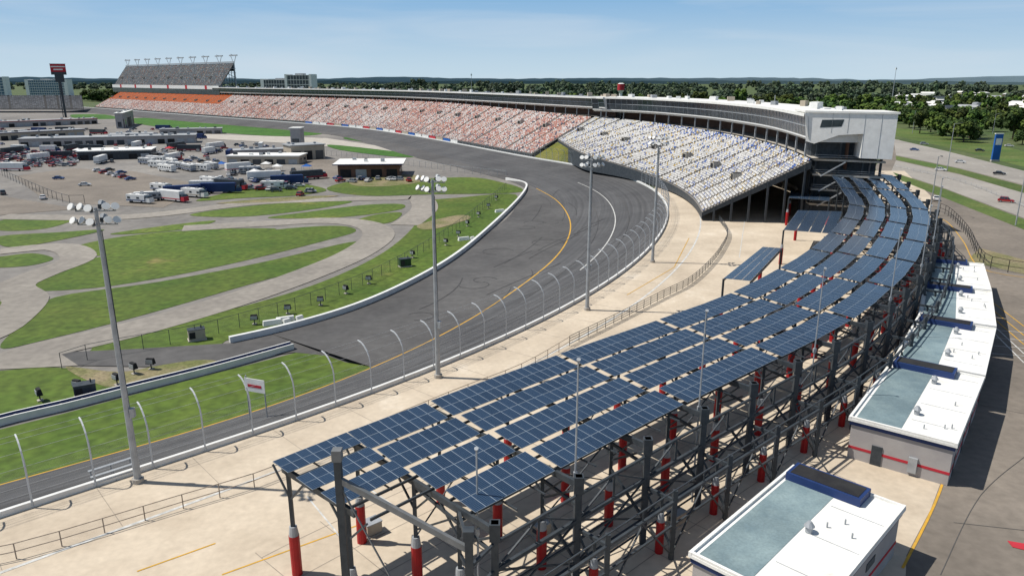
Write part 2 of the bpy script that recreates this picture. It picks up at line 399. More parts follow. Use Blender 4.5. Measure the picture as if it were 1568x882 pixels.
# ------------------------------------------------------------------ canopy path
ZC=10.0
Lp=[(-18.5,50,10),(-13.7,55,10),(4.5,72.4,10),(27.5,93.5,10),(40,108,10),(51,122.5,10),(66,146,10),(*G(1300,312,10.4),10.4),(*G(1284,283,12.2),12.2),(*G(1268,263,13.7),13.7)]
Lp=resamp(crom(Lp,8),.5);CL=(len(Lp)-1)*.5
def C(s,d,z=None):
    i=min(max(s/.5,0),len(Lp)-1.001);k=int(i);f=i-k
    x=Lp[k][0]*(1-f)+Lp[k+1][0]*f;y=Lp[k][1]*(1-f)+Lp[k+1][1]*f
    tx,ty=tang(Lp,k);return (x+ty*d,y-tx*d,ZC if z is None else z)
def zc(s):
    k=min(int(max(s,0)/.5),len(Lp)-1);return Lp[k][2]
# ------------------------------------------------------------------ concourse markings + joints
lm=MB()
lm.ribbon([P(i,-9.5,.05) for i in range(30,near(G(1020,320))[0],2)],.35,0,m_wline)
for i in range(40,near(G(1010,362))[0],3):
    lm.ribbon([P(i,-.8,.040)[:2],P(i,-9.2,.04)[:2]],.06,.040,m_joint)
for d in (-3,1.5,6,10.5,15,19.5,24):
    lm.ribbon([C(s,d)[:2] for s in range(-6 if d<0 else 0,170,4)],.07,.041,m_joint)
for s in range(0,170,6): lm.ribbon([C(s,-4)[:2],C(s,26)[:2]],.07,.0435,m_joint)
for q,l in enumerate([[(340,880),(560,800)],[(470,760),(540,845)],[(210,875),(330,832)],[(1140,340),(1132,395)],[(1055,365),(1032,410),(960,452)],[(640,800),(560,745)],[(700,745),(820,700)]]):
    lm.ribbon(resamp(gp(l),3),.16,.05+q*.002,m_wline if q%2 else m_yline)
lm.ribbon(resamp(gp([(1382,870),(1440,750),(1465,650),(1500,540),(1498,440)],0,6),3),.22,.05,m_yline)
lm.ribbon(resamp(gp([(1425,330),(1450,340),(1475,370),(1500,410),(1568,425)],0,6),3),.22,.05,m_yline)
for q in range(5):
    lm.ribbon(gp([(1500+q*4,448+q*14),(1568,500+q*14)]),.18,.05,m_yline if q<3 else m_wline)
for q in range(4): lm.ribbon(gp([(1512,505+q*12),(1600,512+q*12)]),.15,.056,m_wline)
for l in [[(1440,880),(1500,760),(1568,700)],[(1460,800),(1568,812)],[(1500,620),(1600,640)]]: lm.ribbon(resamp(gp(l,0,5),2),.06,.045,m_apron)
lm.face([(*G(1542,828),.06),(*G(1600,838),.06),(*G(1600,850),.06),(*G(1550,838),.06)],m_redt)
lm.build('pavement_marking')
def rail(name,pts,h=1.3,step=3,nr=3,mat=m_galv,z=0,mesh=False,r=.05):
    b=MB();pp=resamp(pts,step)
    for p in pp: b.cyl((p[0],p[1],z),(p[0],p[1],z+h),r,r,mat,6)
    for a,c in zip(pp,pp[1:]):
        for k in range(nr):
            zz=z+h*(k+1)/nr;b.beam((a[0],a[1],zz),(c[0],c[1],zz),r*1.3,r*1.3,mat)
        if mesh: b.face([(a[0],a[1],z),(c[0],c[1],z),(c[0],c[1],z+h),(a[0],a[1],z+h)],m_mesh)
    return b.build(name)
m_rust=M('weathered_rail',(.28,.22,.17),(.36,.31,.26),2)
rail('concourse_railing',gp([(-120,885),(0,862),(90,838),(200,804),(290,776),(420,735),(560,672),(700,612),(800,572),(872,530)],0,5),1.5,3.2,2,m_rust,mesh=True)
rail('concourse_railing',gp([(872,530),(960,486),(1020,455),(1055,437),(1085,410),(1104,385),(1114,360),(1100,338)],0,5),1.6,2.6,4,m_steel,mesh=True)
rail('chain_link_fence',gp([(95,565),(150,548),(300,520),(400,492),(470,470),(560,435),(640,392),(710,345),(775,290)],ZI,5),2.6,4,1,m_steel,ZI,True)
rail('chain_link_fence',gp([(1425,322),(1450,330),(1480,362),(1500,400),(1530,415),(1640,430)],0,5),2.6,3.5,2,m_black,0,True,.07)
rail('guardrail',gp([(1370,256),(1470,279),(1568,318),(1760,398)],0,6),1.0,5,2,m_galv)
rail('chain_link_fence',gp([(500,238),(600,250),(700,264),(775,272)],ZI,5),3,5,1,m_galv,ZI,True,.08)
rail('chain_link_fence',gp([(0,268),(90,308),(130,312)],ZI,5),3,6,1,m_steel,ZI,True,.08)
# ------------------------------------------------------------------ light poles
def light_pole(base,top,z0=0,rot=0):
    x,y=G(*base,z0)
    xx=(top[0]-784)/FO;yy=(441-top[1])/FO;dy=CT+yy*ST;t=y/dy;zt=HC+t*(-ST+yy*CT)
    b=MB();b.cyl((0,0,0),(0,0,.5),.55,.55,m_conc2,10);b.cyl((0,0,.5),(0,0,zt-z0),.34,.16,m_galv,10)
    h=zt-z0
    def lamp(p,dx,dy_):
        q=(p[0]+dx*.42,p[1]+dy_*.42,p[2]+.22)
        b.cyl(p,q,.10,.36,m_galv,10,False);b.cyl(q,(q[0]+dx*.05,q[1]+dy_*.05,q[2]+.03),.36,.34,m_white,10)
        b.box((p[0]-dx*.15,p[1]-dy_*.15,p[2]-.2),(.22,.22,.4),m_steel)
    for k,dz in enumerate((-.3,-1.5)):
        b.beam((-1.7,0,h+dz),(1.7,0,h+dz),.11,.11,m_galv);b.beam((0,-1,h+dz),(0,1,h+dz),.1,.1,m_galv)
        for q in (-1.65,-.9,.9,1.65): lamp((q,-.1,h+dz+.25),(-.5 if q<0 else .5),-.8)
        lamp((0,-1,h+dz+.25),0,-1);lamp((0,1,h+dz+.25),0,1)
    b.box((.45,0,7),(.4,.5,.9),m_galv);b.cyl((.25,0,1),(.25,0,h-2),.04,.04,m_steel,5)
    o=b.build('stadium_light_pole');o.location=(x,y,z0);o.rotation_euler[2]=rot
for a,b,r in (((212,738),(148,318),.1),((671,578),(661,275),-.4),((899,475),(906,242),.3),((999,402),(1008,212),-.2)): light_pole(a,b,0,r)
def thin_pole(x,y,h):
    b=MB();b.cyl((0,0,0),(0,0,h),.10,.06,m_galv,8);b.box((0,0,h*.5),(.3,.25,.5),m_galv);b.cyl((0,0,h),(.0,-.2,h+.35),.06,.16,m_galv,8)
    o=b.build('lamp_post');o.location=(x,y,0)
# ------------------------------------------------------------------ solar canopy
def panel_mat():
    m=bpy.data.materials.new('solar_panel');m.use_nodes=True;N=m.node_tree.nodes;L=m.node_tree.links;b=N['Principled BSDF']
    uv=N.new('ShaderNodeUVMap');sp=N.new('ShaderNodeSeparateXYZ');L.new(uv.outputs[0],sp.inputs[0])
    def mth(op,a,b_=None):
        n=N.new('ShaderNodeMath');n.operation=op
        for k,x in enumerate((a,b_)):
            if x is None: continue
            if isinstance(x,(int,float)): n.inputs[k].default_value=x
            else: L.new(x,n.inputs[k])
        return n.outputs[0]
    def edge(x,w):
        d=mth('ABSOLUTE',mth('SUBTRACT',mth('FRACT',x),.5));return mth('GREATER_THAN',d,.5-w)
    fr=mth('MAXIMUM',edge(sp.outputs[0],.026),edge(sp.outputs[1],.014))
    ce=mth('MAXIMUM',edge(mth('MULTIPLY',sp.outputs[0],6),.05),edge(mth('MULTIPLY',sp.outputs[1],10),.05))
    g=N.new('ShaderNodeNewGeometry');n=N.new('ShaderNodeTexNoise');n.inputs['Scale'].default_value=.25;n.inputs['Detail'].default_value=3;L.new(g.outputs['Position'],n.inputs['Vector'])
    wn=N.new('ShaderNodeTexWhiteNoise');fl=N.new('ShaderNodeVectorMath');fl.operation='FLOOR';L.new(uv.outputs[0],fl.inputs[0]);L.new(fl.outputs[0],wn.inputs['Vector'])
    ad=mth('ADD',mth('MULTIPLY',n.outputs['Fac'],.5),mth('MULTIPLY',wn.outputs['Value'],.5))
    r=N.new('ShaderNodeValToRGB');r.color_ramp.elements[0].color=(.008,.021,.048,1);r.color_ramp.elements[1].color=(.022,.046,.090,1);L.new(ad,r.inputs[0])
    m1=N.new('ShaderNodeMixRGB');L.new(mth('MULTIPLY',ce,.6),m1.inputs[0]);L.new(r.outputs[0],m1.inputs[1]);m1.inputs[2].default_value=(.11,.17,.25,1)
    m2=N.new('ShaderNodeMixRGB');L.new(fr,m2.inputs[0]);L.new(m1.outputs[0],m2.inputs[1]);m2.inputs[2].default_value=(.25,.31,.38,1)
    L.new(m2.outputs[0],b.inputs['Base Color']);b.inputs['Roughness'].default_value=.2;b.inputs['Specular IOR Level'].default_value=.4
    return m
m_pan=panel_mat()
pm=MB();pid=[0]
def add_panel(a,b,c,d,th=.05):
    u0=pid[0]*1.0;pid[0]+=1;v0=random.randint(0,400)
    pm.face([a,b,c,d],m_pan,[(u0,v0),(u0+1,v0),(u0+1,v0+1),(u0,v0+1)])
    lo=[(p[0],p[1],p[2]-th) for p in (a,b,c,d)]
    q=[a,b,c,d]
    for k in range(4): pm.face([q[k],lo[k],lo[(k+1)%4],q[(k+1)%4]],m_mid)
    pm.face(lo[::-1],m_steel)
def strip(s0,s1,d0,wd,rows,z,tilt,z2=None):
    z2=z if z2 is None else z2
    A=Vector(C(s0,d0,z));B=Vector(C(s1,d0,z2));Cc=Vector(C(s1,d0+wd,z2+tilt));D=Vector(C(s0,d0+wd,z+tilt))
    n=max(1,int(round((B-A).length/1.02)))
    def pt(f,gv): return (A.lerp(B,f)).lerp(D.lerp(Cc,f),gv)
    e=.006
    for i in range(n):
        for r in range(rows):
            j=Vector((0,0,U(-.008,.008)))
            add_panel(pt((i+e)/n,(r+e)/rows)+j,pt((i+1-e)/n,(r+e)/rows)+j,pt((i+1-e)/n,(r+1-e)/rows)-j,pt((i+e)/n,(r+1-e)/rows)-j)
PW=3.22;PP=4.25
bay=8.6;ns=int((CL-7)/bay)
for k in range(3): strip(0.2,6.85,.1+3.25*k,2.2,2,ZC-.1*(k%2),-.12)
for q in range(ns):
    s0=7+q*bay;s1=s0+bay-(.10 if q%2 else .5)
    for k in range(4):
        zo=(.06 if q%2 else -.05)+.04*k
        strip(s0,s1,k*PP+(.14 if q%2 else 0),PW,2,zc(s0)+zo,-.34,zc(s1)+zo)
def block(px,z,rows,tilt=.3):
    a,b,c,d=[Vector((*G(u,v,z),z)) for u,v in px]
    n=max(1,int((b-a).length/1.1))
    for i in range(n):
        for r in range(rows):
            f0,f1=i/n+.01/n,(i+1)/n-.01/n;g0,g1=(r+.02)/rows,(r+.96)/rows
            pt=lambda f,gg:a.lerp(b,f).lerp(d.lerp(c,f),gg)
            add_panel(pt(f0,g0),pt(f1,g0),pt(f1,g1),pt(f0,g1))
    return a,b,c,d
b1_=block([(1108,426),(1168,378),(1197,380),(1150,430)],8.5,3)
b2_=block([(1200,352),(1222,322),(1290,324),(1278,358)],7.5,4)
b3_=block([(1208,303),(1212,291),(1272,295),(1270,308)],7.5,4)
panels=pm.build('panel_array')
st=MB()
def redcol(x,y,ztop,rr=.42):
    st.cyl((x,y,0),(x,y,3.6),rr,rr,m_red,12);st.cyl((x,y,3.6),(x,y,4.4),rr*.95,rr*.7,m_galv,12)
    st.beam((x,y,4.4),(x,y,ztop),.28,.28,m_steel)
for blk in (b1_,b2_,b3_):
    for p in blk: redcol(p.x,p.y,p.z-.15,.35)
    st.beam(blk[0]-Vector((0,0,.3)),blk[1]-Vector((0,0,.3)),.2,.3,m_steel);st.beam(blk[3]-Vector((0,0,.3)),blk[2]-Vector((0,0,.3)),.2,.3,m_steel)
st_s=[0.9]+[7+q*bay for q in range(ns+1)]
prev=None
DO=20.8
for j,s in enumerate(st_s):
    zz0=zc(s);z=zz0-.85
    dmax=17.6 if j else 9.5
    st.beam(C(s,.3,z),C(s,dmax,z),.28,.5,m_steel)
    for d in ((1.2,9.0,14.2) if j else (1.0,8.6)):
        x,y,_=C(s,d);redcol(x,y,z)
        st.beam(C(s,d-2.2,z-.2),C(s,d,z-2.4),.14,.14,m_steel);st.beam(C(s,d+2.2,z-.2),C(s,d,z-2.4),.14,.14,m_steel)
    if j:
        d=17.9
        st.beam(C(s,d,0),C(s,d,zz0-.1),.5,.5,m_steel);st.beam(C(s,d,zz0-1.4),C(s,d,zz0-.1),.72,.72,m_steel)
        st.beam(C(s,d,7.4),C(s,9,z-.3),.2,.22,m_steel);st.beam(C(s,d,2.4),C(s,14.2,5.6),.2,.2,m_steel)
        st.beam(C(s,14.2,6.4),C(s,d,8.8),.16,.16,m_steel);st.beam(C(s,9,5),C(s,14.2,8.6),.14,.14,m_steel)
        st.beam(C(s,DO,0),C(s,DO,6.4),.38,.38,m_steel);st.beam(C(s,DO,5.4),C(s,d,5.4),.25,.3,m_steel);st.beam(C(s,DO,1.0),C(s,d,5.2),.14,.14,m_steel)
        x,y,_=C(s,19.6);st.cyl((x,y,0),(x,y,3.0),.36,.36,m_red,12);st.cyl((x,y,3.0),(x,y,3.8),.34,.22,m_galv,12);st.beam((x,y,3.8),(x,y,5.3),.22,.22,m_steel)
    if prev is not None:
        zp=zc(prev);m=(prev+s)/2
        for k in range(4):
            for o in (.5,2.7):
                if prev<6 and k>2: continue
                st.beam(C(prev,k*PP+o,zp-.55),C(s,k*PP+o,zz0-.55),.13,.2,m_steel)
        for f in (.33,.66):
            ss=prev+(s-prev)*f;z_=zp+(zz0-zp)*f-.72;st.beam(C(ss,.2,z_),C(ss,17.2 if prev>6 else 9,z_),.09,.12,m_steel)
        if prev>=6:
            for zz,wv in ((1.3,.12),(2.4,.2),(4.4,.15),(6.2,.26),(8.3,.2)): st.beam(C(prev,17.9,zz),C(s,17.9,zz),wv,wv,m_steel)
            st.beam(C(prev,17.9,2.4),C(s,17.9,6.2),.13,.13,m_steel);st.beam(C(prev,17.9,6.2),C(s,17.9,2.4),.13,.13,m_steel)
            st.beam(C(prev,17.9,6.2),C(m,17.9,8.3),.13,.13,m_steel);st.beam(C(s,17.9,6.2),C(m,17.9,8.3),.13,.13,m_steel)
            for zz,wv in ((3.2,.16),(5.4,.22),(6.4,.1)): st.beam(C(prev,DO,zz),C(s,DO,zz),wv,wv,m_steel)
            st.beam(C(prev,DO,.4),C(m,DO,5.2),.12,.12,m_steel);st.beam(C(s,DO,.4),C(m,DO,5.2),.12,.12,m_steel)
            st.beam(C(m,17.9,6.2),C(m,17.9,8.3),.16,.16,m_steel);st.beam(C(m,DO,5.4),C(m,DO,6.4),.1,.1,m_steel)
            if j%2:
                st.beam(C(prev,14.2,4.4),C(s,14.2,8.8),.09,.09,m_steel);st.beam(C(s,14.2,4.4),C(prev,14.2,8.8),.09,.09,m_steel)
            else:
                st.beam(C(prev,9,4.4),C(m,9,8.1),.09,.09,m_steel);st.beam(C(s,9,4.4),C(m,9,8.1),.09,.09,m_steel)
            st.beam(C(prev,9,8.2),C(s,9,8.2),.16,.2,m_steel);st.beam(C(prev,14.2,8.2),C(s,14.2,8.2),.16,.2,m_steel)
    prev=s
# end portal frame standing just clear of the panels
pA=(-11.35,42.7);pB=(-2.7,39.7)
st.beam((*pA,0),(*pA,14.9),.46,.46,m_steel);st.beam((*pA,14.2),(*pA,15.0),.62,.62,m_mid);st.beam((*pB,0),(*pB,11),.5,.5,m_steel);st.beam((*pB,10.4),(*pB,11.1),.66,.66,m_steel)
st.beam((*pA,12.8),(*pB,9.6),.26,.42,m_mid);st.beam((*pA,12.4),(-7.2,41.2,4.5),.09,.09,m_mid)
st.beam((*pB,8.3),C(7,17.9,8.3),.2,.2,m_steel);st.beam((*pB,6.2),C(7,17.9,6.2),.22,.22,m_steel);st.beam((*pB,2.4),C(7,17.9,2.4),.2,.2,m_steel);st.beam((*pB,9.6),C(7,14.2,9.0),.2,.3,m_steel)
frame=st.build('support_frame')
sc=bpy.data.objects.new('solar_canopy',None);bpy.context.scene.collection.objects.link(sc);panels.parent=sc;frame.parent=sc
for s,h in ((16,18.5),(33,18.5),(55,18.5),(78,19),(100,19),(124,19),(145,18)):
    x,y,_=C(s,17.2);thin_pole(x,y,h)
x,y,_=C(8.5,14.5);thin_pole(x,y,13.2)
for uu,vv in ((828,818),(570,815),(1035,800)):
    x,y=G(uu,vv);b=MB();b.box((0,0,.1),(1.4,1.1,1.0),m_beige);b.box((0,0,0),(1.7,1.4,.1),m_conc2);b.box((0,0,1.1),(1.5,1.2,.08),m_galv);b.box((-.71,0,.4),(.04,.6,.4),m_steel)
    o=b.build('electrical_cabinet');o.location=(x,y,0.03);o.rotation_euler[2]=.7
# ------------------------------------------------------------------ concession buildings
def conc_building(p0,p1,wd,h=4.5,notch=True):
    dx,dy=p1[0]-p0[0],p1[1]-p0[1];Ln=math.hypot(dx,dy);rot=math.atan2(dy,dx)
    b=MB()
    cx,cy=Ln/2,-wd/2
    b.box((cx,cy,0),(Ln-.3,wd-.3,h-.7),m_block)
    b.box((cx,cy,h-.7),(Ln,wd,.45),m_blue)
    b.box((cx,cy,h-.25),(Ln+.3,wd+.3,.25),m_roofw)
    b.box((cx,cy,1.15),(Ln-.24,wd-.24,.28),m_redt)
    for side in (0,-wd): b.box((cx,side,h),(Ln+.3,.25,.22),m_roofw)
    for e in (0,Ln): b.box((e,cy,h),(.25,wd-.26,.22),m_roofw)
    b.box((cx-1,-wd*.27,h+.004),(Ln-2.6,wd*.44,.03),m_rshade)  # thin sheet on the left roof half, coloured as shade
    b.box((Ln-1.3,-wd*.38,h+.02),(2.4,wd*.68,.7),m_blue);b.box((Ln-1.3,-wd*.38,h+.03),(1.9,wd*.62,.73),m_black)
    for q in range(1,int(Ln//5)+1): b.box((q*5-1.5,-wd*.75,h+.004),(.06,wd*.44,.02),m_galv)
    for xx in [x*6+3 for x in range(int(Ln//6))]:
        b.box((xx,-wd+.16,.02),(1.0,.1,2.1),m_steel);b.box((xx+2,-wd+.15,2.2),(1.8,.1,.7),m_glass)
        b.box((xx,-.16,.02),(2.4,.1,2.4),m_black)
    for q in range(max(1,int(Ln//9))):
        x=Ln*(q+.5)/max(1,int(Ln//9));b.cyl((x,-wd*.55,h),(x,-wd*.55,h+.55),.28,.28,m_galv,10);b.cyl((x,-wd*.55,h+.55),(x,-wd*.55,h+.95),.42,.15,m_galv,10)
    for q in range(4):
        xq,yq=U(1,Ln-3.5),-wd*U(.6,.92);b.cyl((xq,yq,h),(xq,yq,h+.45),.07,.07,m_galv,7)
    b.box((.12,-wd*.65,.4),(.5,.8,1.6),m_galv);b.box((.1,-wd*.3,.02),(.1,1.0,2.1),m_steel)
    o=b.build('concession_building');o.location=(p0[0],p0[1],.03);o.rotation_euler[2]=rot
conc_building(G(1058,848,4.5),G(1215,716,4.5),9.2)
Ed=resamp(crom([G(1302,640,4.5),G(1362,562,4.5),G(1408,482,4.5),G(1416,440,4.5),G(1417,396,4.5)],8),1)
nE=len(Ed)
cuts=[0,.26,.5,.75,1]
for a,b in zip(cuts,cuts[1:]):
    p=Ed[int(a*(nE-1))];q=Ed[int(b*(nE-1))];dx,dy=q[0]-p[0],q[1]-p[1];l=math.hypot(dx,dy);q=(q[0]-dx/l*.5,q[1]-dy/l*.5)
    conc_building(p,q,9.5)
# ------------------------------------------------------------------ grandstands
class Seats:
    def __init__(s): s.v=[];s.f=[];s.c=[]
    def add(s,p,t,out,w,col,hb=.75):
        tx,ty=t[0]*w/2,t[1]*w/2;ox,oy=out
        x,y,z=p;i=len(s.v)
        s.v+=[(x-tx,y-ty,z+.42),(x+tx,y+ty,z+.42),(x+tx+ox*.4,y+ty+oy*.4,z+.42),(x-tx+ox*.4,y-ty+oy*.4,z+.42),(x+tx+ox*.5,y+ty+oy*.5,z+hb+.15),(x-tx+ox*.5,y-ty+oy*.5,z+hb+.15)]
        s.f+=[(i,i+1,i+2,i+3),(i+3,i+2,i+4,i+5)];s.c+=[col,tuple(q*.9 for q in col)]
    def build(s,name,parent):
        me=bpy.data.meshes.new(name);me.from_pydata(s.v,[],s.f);me.materials.append(m_seat)
        ca=me.color_attributes.new('Col','FLOAT_COLOR','CORNER');buf=[]
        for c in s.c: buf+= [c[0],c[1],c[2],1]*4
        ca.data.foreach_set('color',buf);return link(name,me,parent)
def stand(name,front,back,rows,seatw,palfn,aisle=14,vom=None,skip=None,zb=None,endcols=(0,-1)):
    par=bpy.data.objects.new(name,None);bpy.context.scene.collection.objects.link(par)
    tier=MB();S=Seats();n=len(front)
    L=[0]
    for a,b in zip(front,front[1:]): L.append(L[-1]+math.dist(a,b))
    def at(f,i): return tuple(a+(b-a)*f for a,b in zip(front[i],back[i]))
    for r in range(rows):
        f0=r/rows;f1=(r+1)/rows
        line0=[at(f0,i) for i in range(n)];line1=[at(f1,i) for i in range(n)]
        for i in range(n-1):
            a,b,c,d=line0[i],line0[i+1],line1[i+1],line1[i]
            tier.face([(a[0],a[1],a[2]),(b[0],b[1],b[2]),(c[0],c[1],b[2]),(d[0],d[1],a[2])],m_tread)
            tier.face([(d[0],d[1],a[2]),(c[0],c[1],b[2]),(c[0],c[1],c[2]),(d[0],d[1],d[2])],m_tread)
            seg=math.dist(a[:2],b[:2]);k=max(1,int(seg/seatw));t=((b[0]-a[0])/seg,(b[1]-a[1])/seg)
            ol=math.hypot(d[0]-a[0],d[1]-a[1]);o=((d[0]-a[0])/ol,(d[1]-a[1])/ol)
            for q in range(k):
                g=(q+.5)/k;sp=L[i]+(L[i+1]-L[i])*g
                if (sp%aisle)<1.5: continue
                if vom and abs(f0-vom)<.045 and (sp%(2*aisle))>2*aisle-4.2: continue
                if skip and skip(sp,f0): continue
                col=palfn(sp,f0,L[-1])
                if col is None: continue
                S.add((a[0]+(b[0]-a[0])*g+o[0]*.25,a[1]+(b[1]-a[1])*g+o[1]*.25,a[2]+(b[2]-a[2])*g),t,o,seg/k*.86,col)
    if vom:
        sp=2*aisle-2.2
        while sp<L[-1]:
            i=max(j for j in range(n) if L[j]<=sp);i=min(i,n-2);p=at(vom,i);q=at(vom,i+1);g=(sp-L[i])/(L[i+1]-L[i])
            c=tuple(a+(b-a)*g for a,b in zip(p,q));rot=math.atan2(q[1]-p[1],q[0]-p[0])
            tier.box((c[0],c[1],c[2]-.6),(3.6,2.6,2.2),m_conc2,rot,top=m_black);tier.box((c[0],c[1],c[2]-.5),(2.6,2.8,1.8),m_black,rot)
            sp+=2*aisle
    for i in range(n-1):
        a,b=front[i],front[i+1];tier.face([(a[0],a[1],a[2]-1.5 if zb is None else zb),(b[0],b[1],b[2]-1.5 if zb is None else zb),b,a],m_steel)
        tier.beam((a[0],a[1],a[2]+.9),(b[0],b[1],b[2]+.9),.08,.08,m_galv)
        a,b=back[i],back[i+1];tier.face([(a[0],a[1],max(0,a[2]-9)),(b[0],b[1],max(0,a[2]-9)),b,a],m_steel)
    for i in endcols:
        i=i%n
        a,b=front[i],back[i];tier.face([(a[0],a[1],a[2]-1.2),(b[0],b[1],b[2]-2),b,a],m_steel)
        for k in range(6):
            c=at((k+.7)/6,i);tier.beam((c[0],c[1],0),(c[0],c[1],c[2]-.5),.5,.5,m_steel)
    tier.build('tiers',par);S.build('seats',par);return par
def pal_grey(sp,f,L):
    n=noise.noise((sp*.03,f*3,1.3));r=R()
    bl=.05+.15*max(0,n)+(.28*(f-.72)/.28 if f>.72 and sp<150 else 0)
    if r<bl: return (.08,.16,.45)
    if r<bl+.07: return (.52,.37,.10)
    if r<bl+.12: return (.2,.2,.2)
    v=U(.52,.76)
    return (v,v*.985,v*.96)
sA=near(G(812,241))[0]
fr=[(1075,325,2.5),(1060,303,2.5),(1030,283,3),(985,265,4),(935,249,5.5),(892,236,7),(850,221,8.2)]
bk=[(1243,247,17),(1180,222,17),(1100,204.5,17),(1040,195,17.3),(990,188,17.8),(945,183.5,18.3)]
f_=[(*G(*p),p[2]) for p in fr[:-1]]+[P(sA-.4,-17.5,8.2)]
b_=[(*G(*p),p[2]) for p in bk]+[P(sA-.4,-40,18.7)]
f_=smooth(resamp(crom(f_,6),n=60),6)
b_=smooth(resamp(crom(b_,6),n=60),6)
stand('grandstand',f_,b_,34,.75,pal_grey,aisle=13,vom=.45,zb=.5,endcols=(0,))
nb=b_
bg_=MB();ff=f_[26:]
for j in range(len(ff)-1):
    q0,q1=ff[j],ff[j+1];k0=near(q0[:2])[0];k1=near(q1[:2])[0]
    o0=P(k0,-4,.05);o1=P(k1,-4,.05)
    bg_.face([o0,o1,(q1[0],q1[1],q1[2]-1.2),(q0[0],q0[1],q0[2]-1.2)],m_bank)
bg_.build('grass_bank')
sB=sfind(142,-3,1.5)
sOr=sfind(330,-20,10)
def pal_pink(sp,f,L):
    i=sA+sp/3
    if i>sOr and f>.5:
        v=U(.75,1.1);return (.64*v,.14*v,.016*v)
    n=noise.noise((sp*.022,f*1.5,4.1))+.6*noise.noise((sp*.12,f*5,2));r=R()
    if r<.09: return (.13,.13,.19)
    if r<.28+.34*n: return (.54,.25,.20)
    if r<.62+.36*n: return (.62,.42,.36)
    v=U(.60,.80);return (v,v*.92,v*.89)
idx=list(range(sA,sB,3))
zt=lambda i:18.7+2.3*min(1,(i-sA)/60)
stand('grandstand',[P(i,-3,1.5) for i in idx],[P(i,-40,zt(i)) for i in idx],34,1.25,pal_pink,aisle=15,vom=.66,zb=0,endcols=(0,-1))
bw=MB();cols=[m_white,m_redt,m_blueSign,m_white,m_beige]
for k,i in enumerate(range(near(G(700,221))[0],near(G(470,190))[0],4)):
    a=P(i,-.5,.65);b=P(i+3.6,-.5,.65);bw.face([a,b,(b[0],b[1],2.2),(a[0],a[1],2.2)],cols[(k*7)%5])
bw.build('sponsor_banner')
def suite(name,pts,zb,zt,dep,n_out,roofm=m_roofw,colz=None,colstep=10,glass=m_glass):
    b=MB();n=len(pts)
    def off(i,d):
        tx,ty=tang(pts,i);s=n_out;return (pts[i][0]+ty*d*s,pts[i][1]-tx*d*s)
    acc=0
    for i in range(n-1):
        a0=off(i,-1.5);a1=off(i+1,-1.5);g0=off(i,0);g1=off(i+1,0);k0=off(i,dep);k1=off(i+1,dep)
        b.face([(*g0,zb),(*g1,zb),(*a1,zb+.9),(*a0,zb+.9)],m_white)
        b.face([(*a0,zb+.9),(*a1,zb+.9),(*a1,zb+1.3),(*a0,zb+1.3)],m_white)
        b.face([(*a0,zb+1.3),(*a1,zb+1.3),(*off(i+1,-2.2),zt-.8),(*off(i,-2.2),zt-.8)],glass)
        b.beam((*a0,zb+1.3),(*off(i,-2.2),zt-.8),.14,.14,m_galv)
        b.beam((*off(i,-1.9),(zb+zt)/2+.3),(*off(i+1,-1.9),(zb+zt)/2+.3),.12,.25,m_galv)
        r0=off(i,-3.2);r1=off(i+1,-3.2)
        b.face([(*r0,zt-.8),(*r1,zt-.8),(*r1,zt),(*r0,zt)],m_roofw)
        b.face([(*r0,zt-.8),(*r1,zt-.8),(*a1,zt-.8),(*a0,zt-.8)],m_roofw)
        b.face([(*r0,zt),(*r1,zt),(*k1,zt),(*k0,zt)],roofm)
        b.face([(*g0,zb),(*g1,zb),(*k1,zb),(*k0,zb)],m_steel)
        b.face([(*k0,0),(*k1,0),(*k1,zt),(*k0,zt)],m_block)
        seg=math.dist(pts[i],pts[i+1]);acc+=seg
        if acc>=colstep:
            acc=0;b.beam((*g0,colz-2),(*g0,zb),.5,.5,m_galv);m=off(i,dep*.8);b.beam((*m,0),(*m,zb),.7,.7,m_galv)
        w0=off(i,dep*.6);w1=off(i+1,dep*.6);b.face([(*w0,colz-3),(*w1,colz-3),(*w1,zb),(*w0,zb)],m_brown)
        f0=off(i,0);b.face([(*f0,colz),(*g1,colz),(*w1,colz),(*w0,colz)],m_conc2)
    for i in (0,n-1):
        b.face([(*off(i,-3.2),zt),(*off(i,dep),zt),(*off(i,dep),zb),(*off(i,0),zb),(*off(i,-1.5),zb+.9)],m_white)
    acc=0
    for i in range(n-1):
        acc+=math.dist(pts[i],pts[i+1])
        if acc>U(4,9):
            acc=0;c=off(i,U(1.5,dep-2));s=U(1.2,2.6)
            b.box((*c,zt+.002),(s*1.3,s,U(.8,1.9)),random.choice([m_white,m_beige,m_grey,m_white,m_beige]),U(0,3))
            if R()<.3: b.cyl((*c,zt),(*c,zt+U(2,3.5)),.12,.12,m_galv,6)
    return b.build(name)
sp=[P(i,-41) for i in range(sA-4,sfind(332,-45,25),2)]
suite('suite_building',[p[:2] for p in sp],23,29.3,9,1,colz=19.5,roofm=m_grey)
sn=resamp(smooth([(p[0],p[1]) for p in nb],4),4)
suite('suite_building',sn,22,29.4,15,1,colz=17.8,colstep=9)
e0=sn[0];tx,ty=tang(sn,0)
ex=(.87,-.42)
def E(a,z,f=0): return (e0[0]+ex[0]*a-tx*f,e0[1]+ex[1]*a-ty*f,z)
eb=MB()
eb.face([E(-3.2,29.8,.3),E(-2.2,22.2,.3),E(0,21.6,.3),E(6,24.0,.3),E(12,24.5,.3),E(12,18.3,.3),E(19.6,18.3,.3),E(19.6,29.8,.3)],m_white)
eb.face([E(1,25.8,.35),E(6.4,26.2,.35),E(6.9,28,.35),E(1.4,27.8,.35)],m_glass)
for a in (4,8,12,16): eb.beam(E(a,24.6 if a<12 else 18.5,.34),E(a,29.5,.34),.07,.03,m_galv)
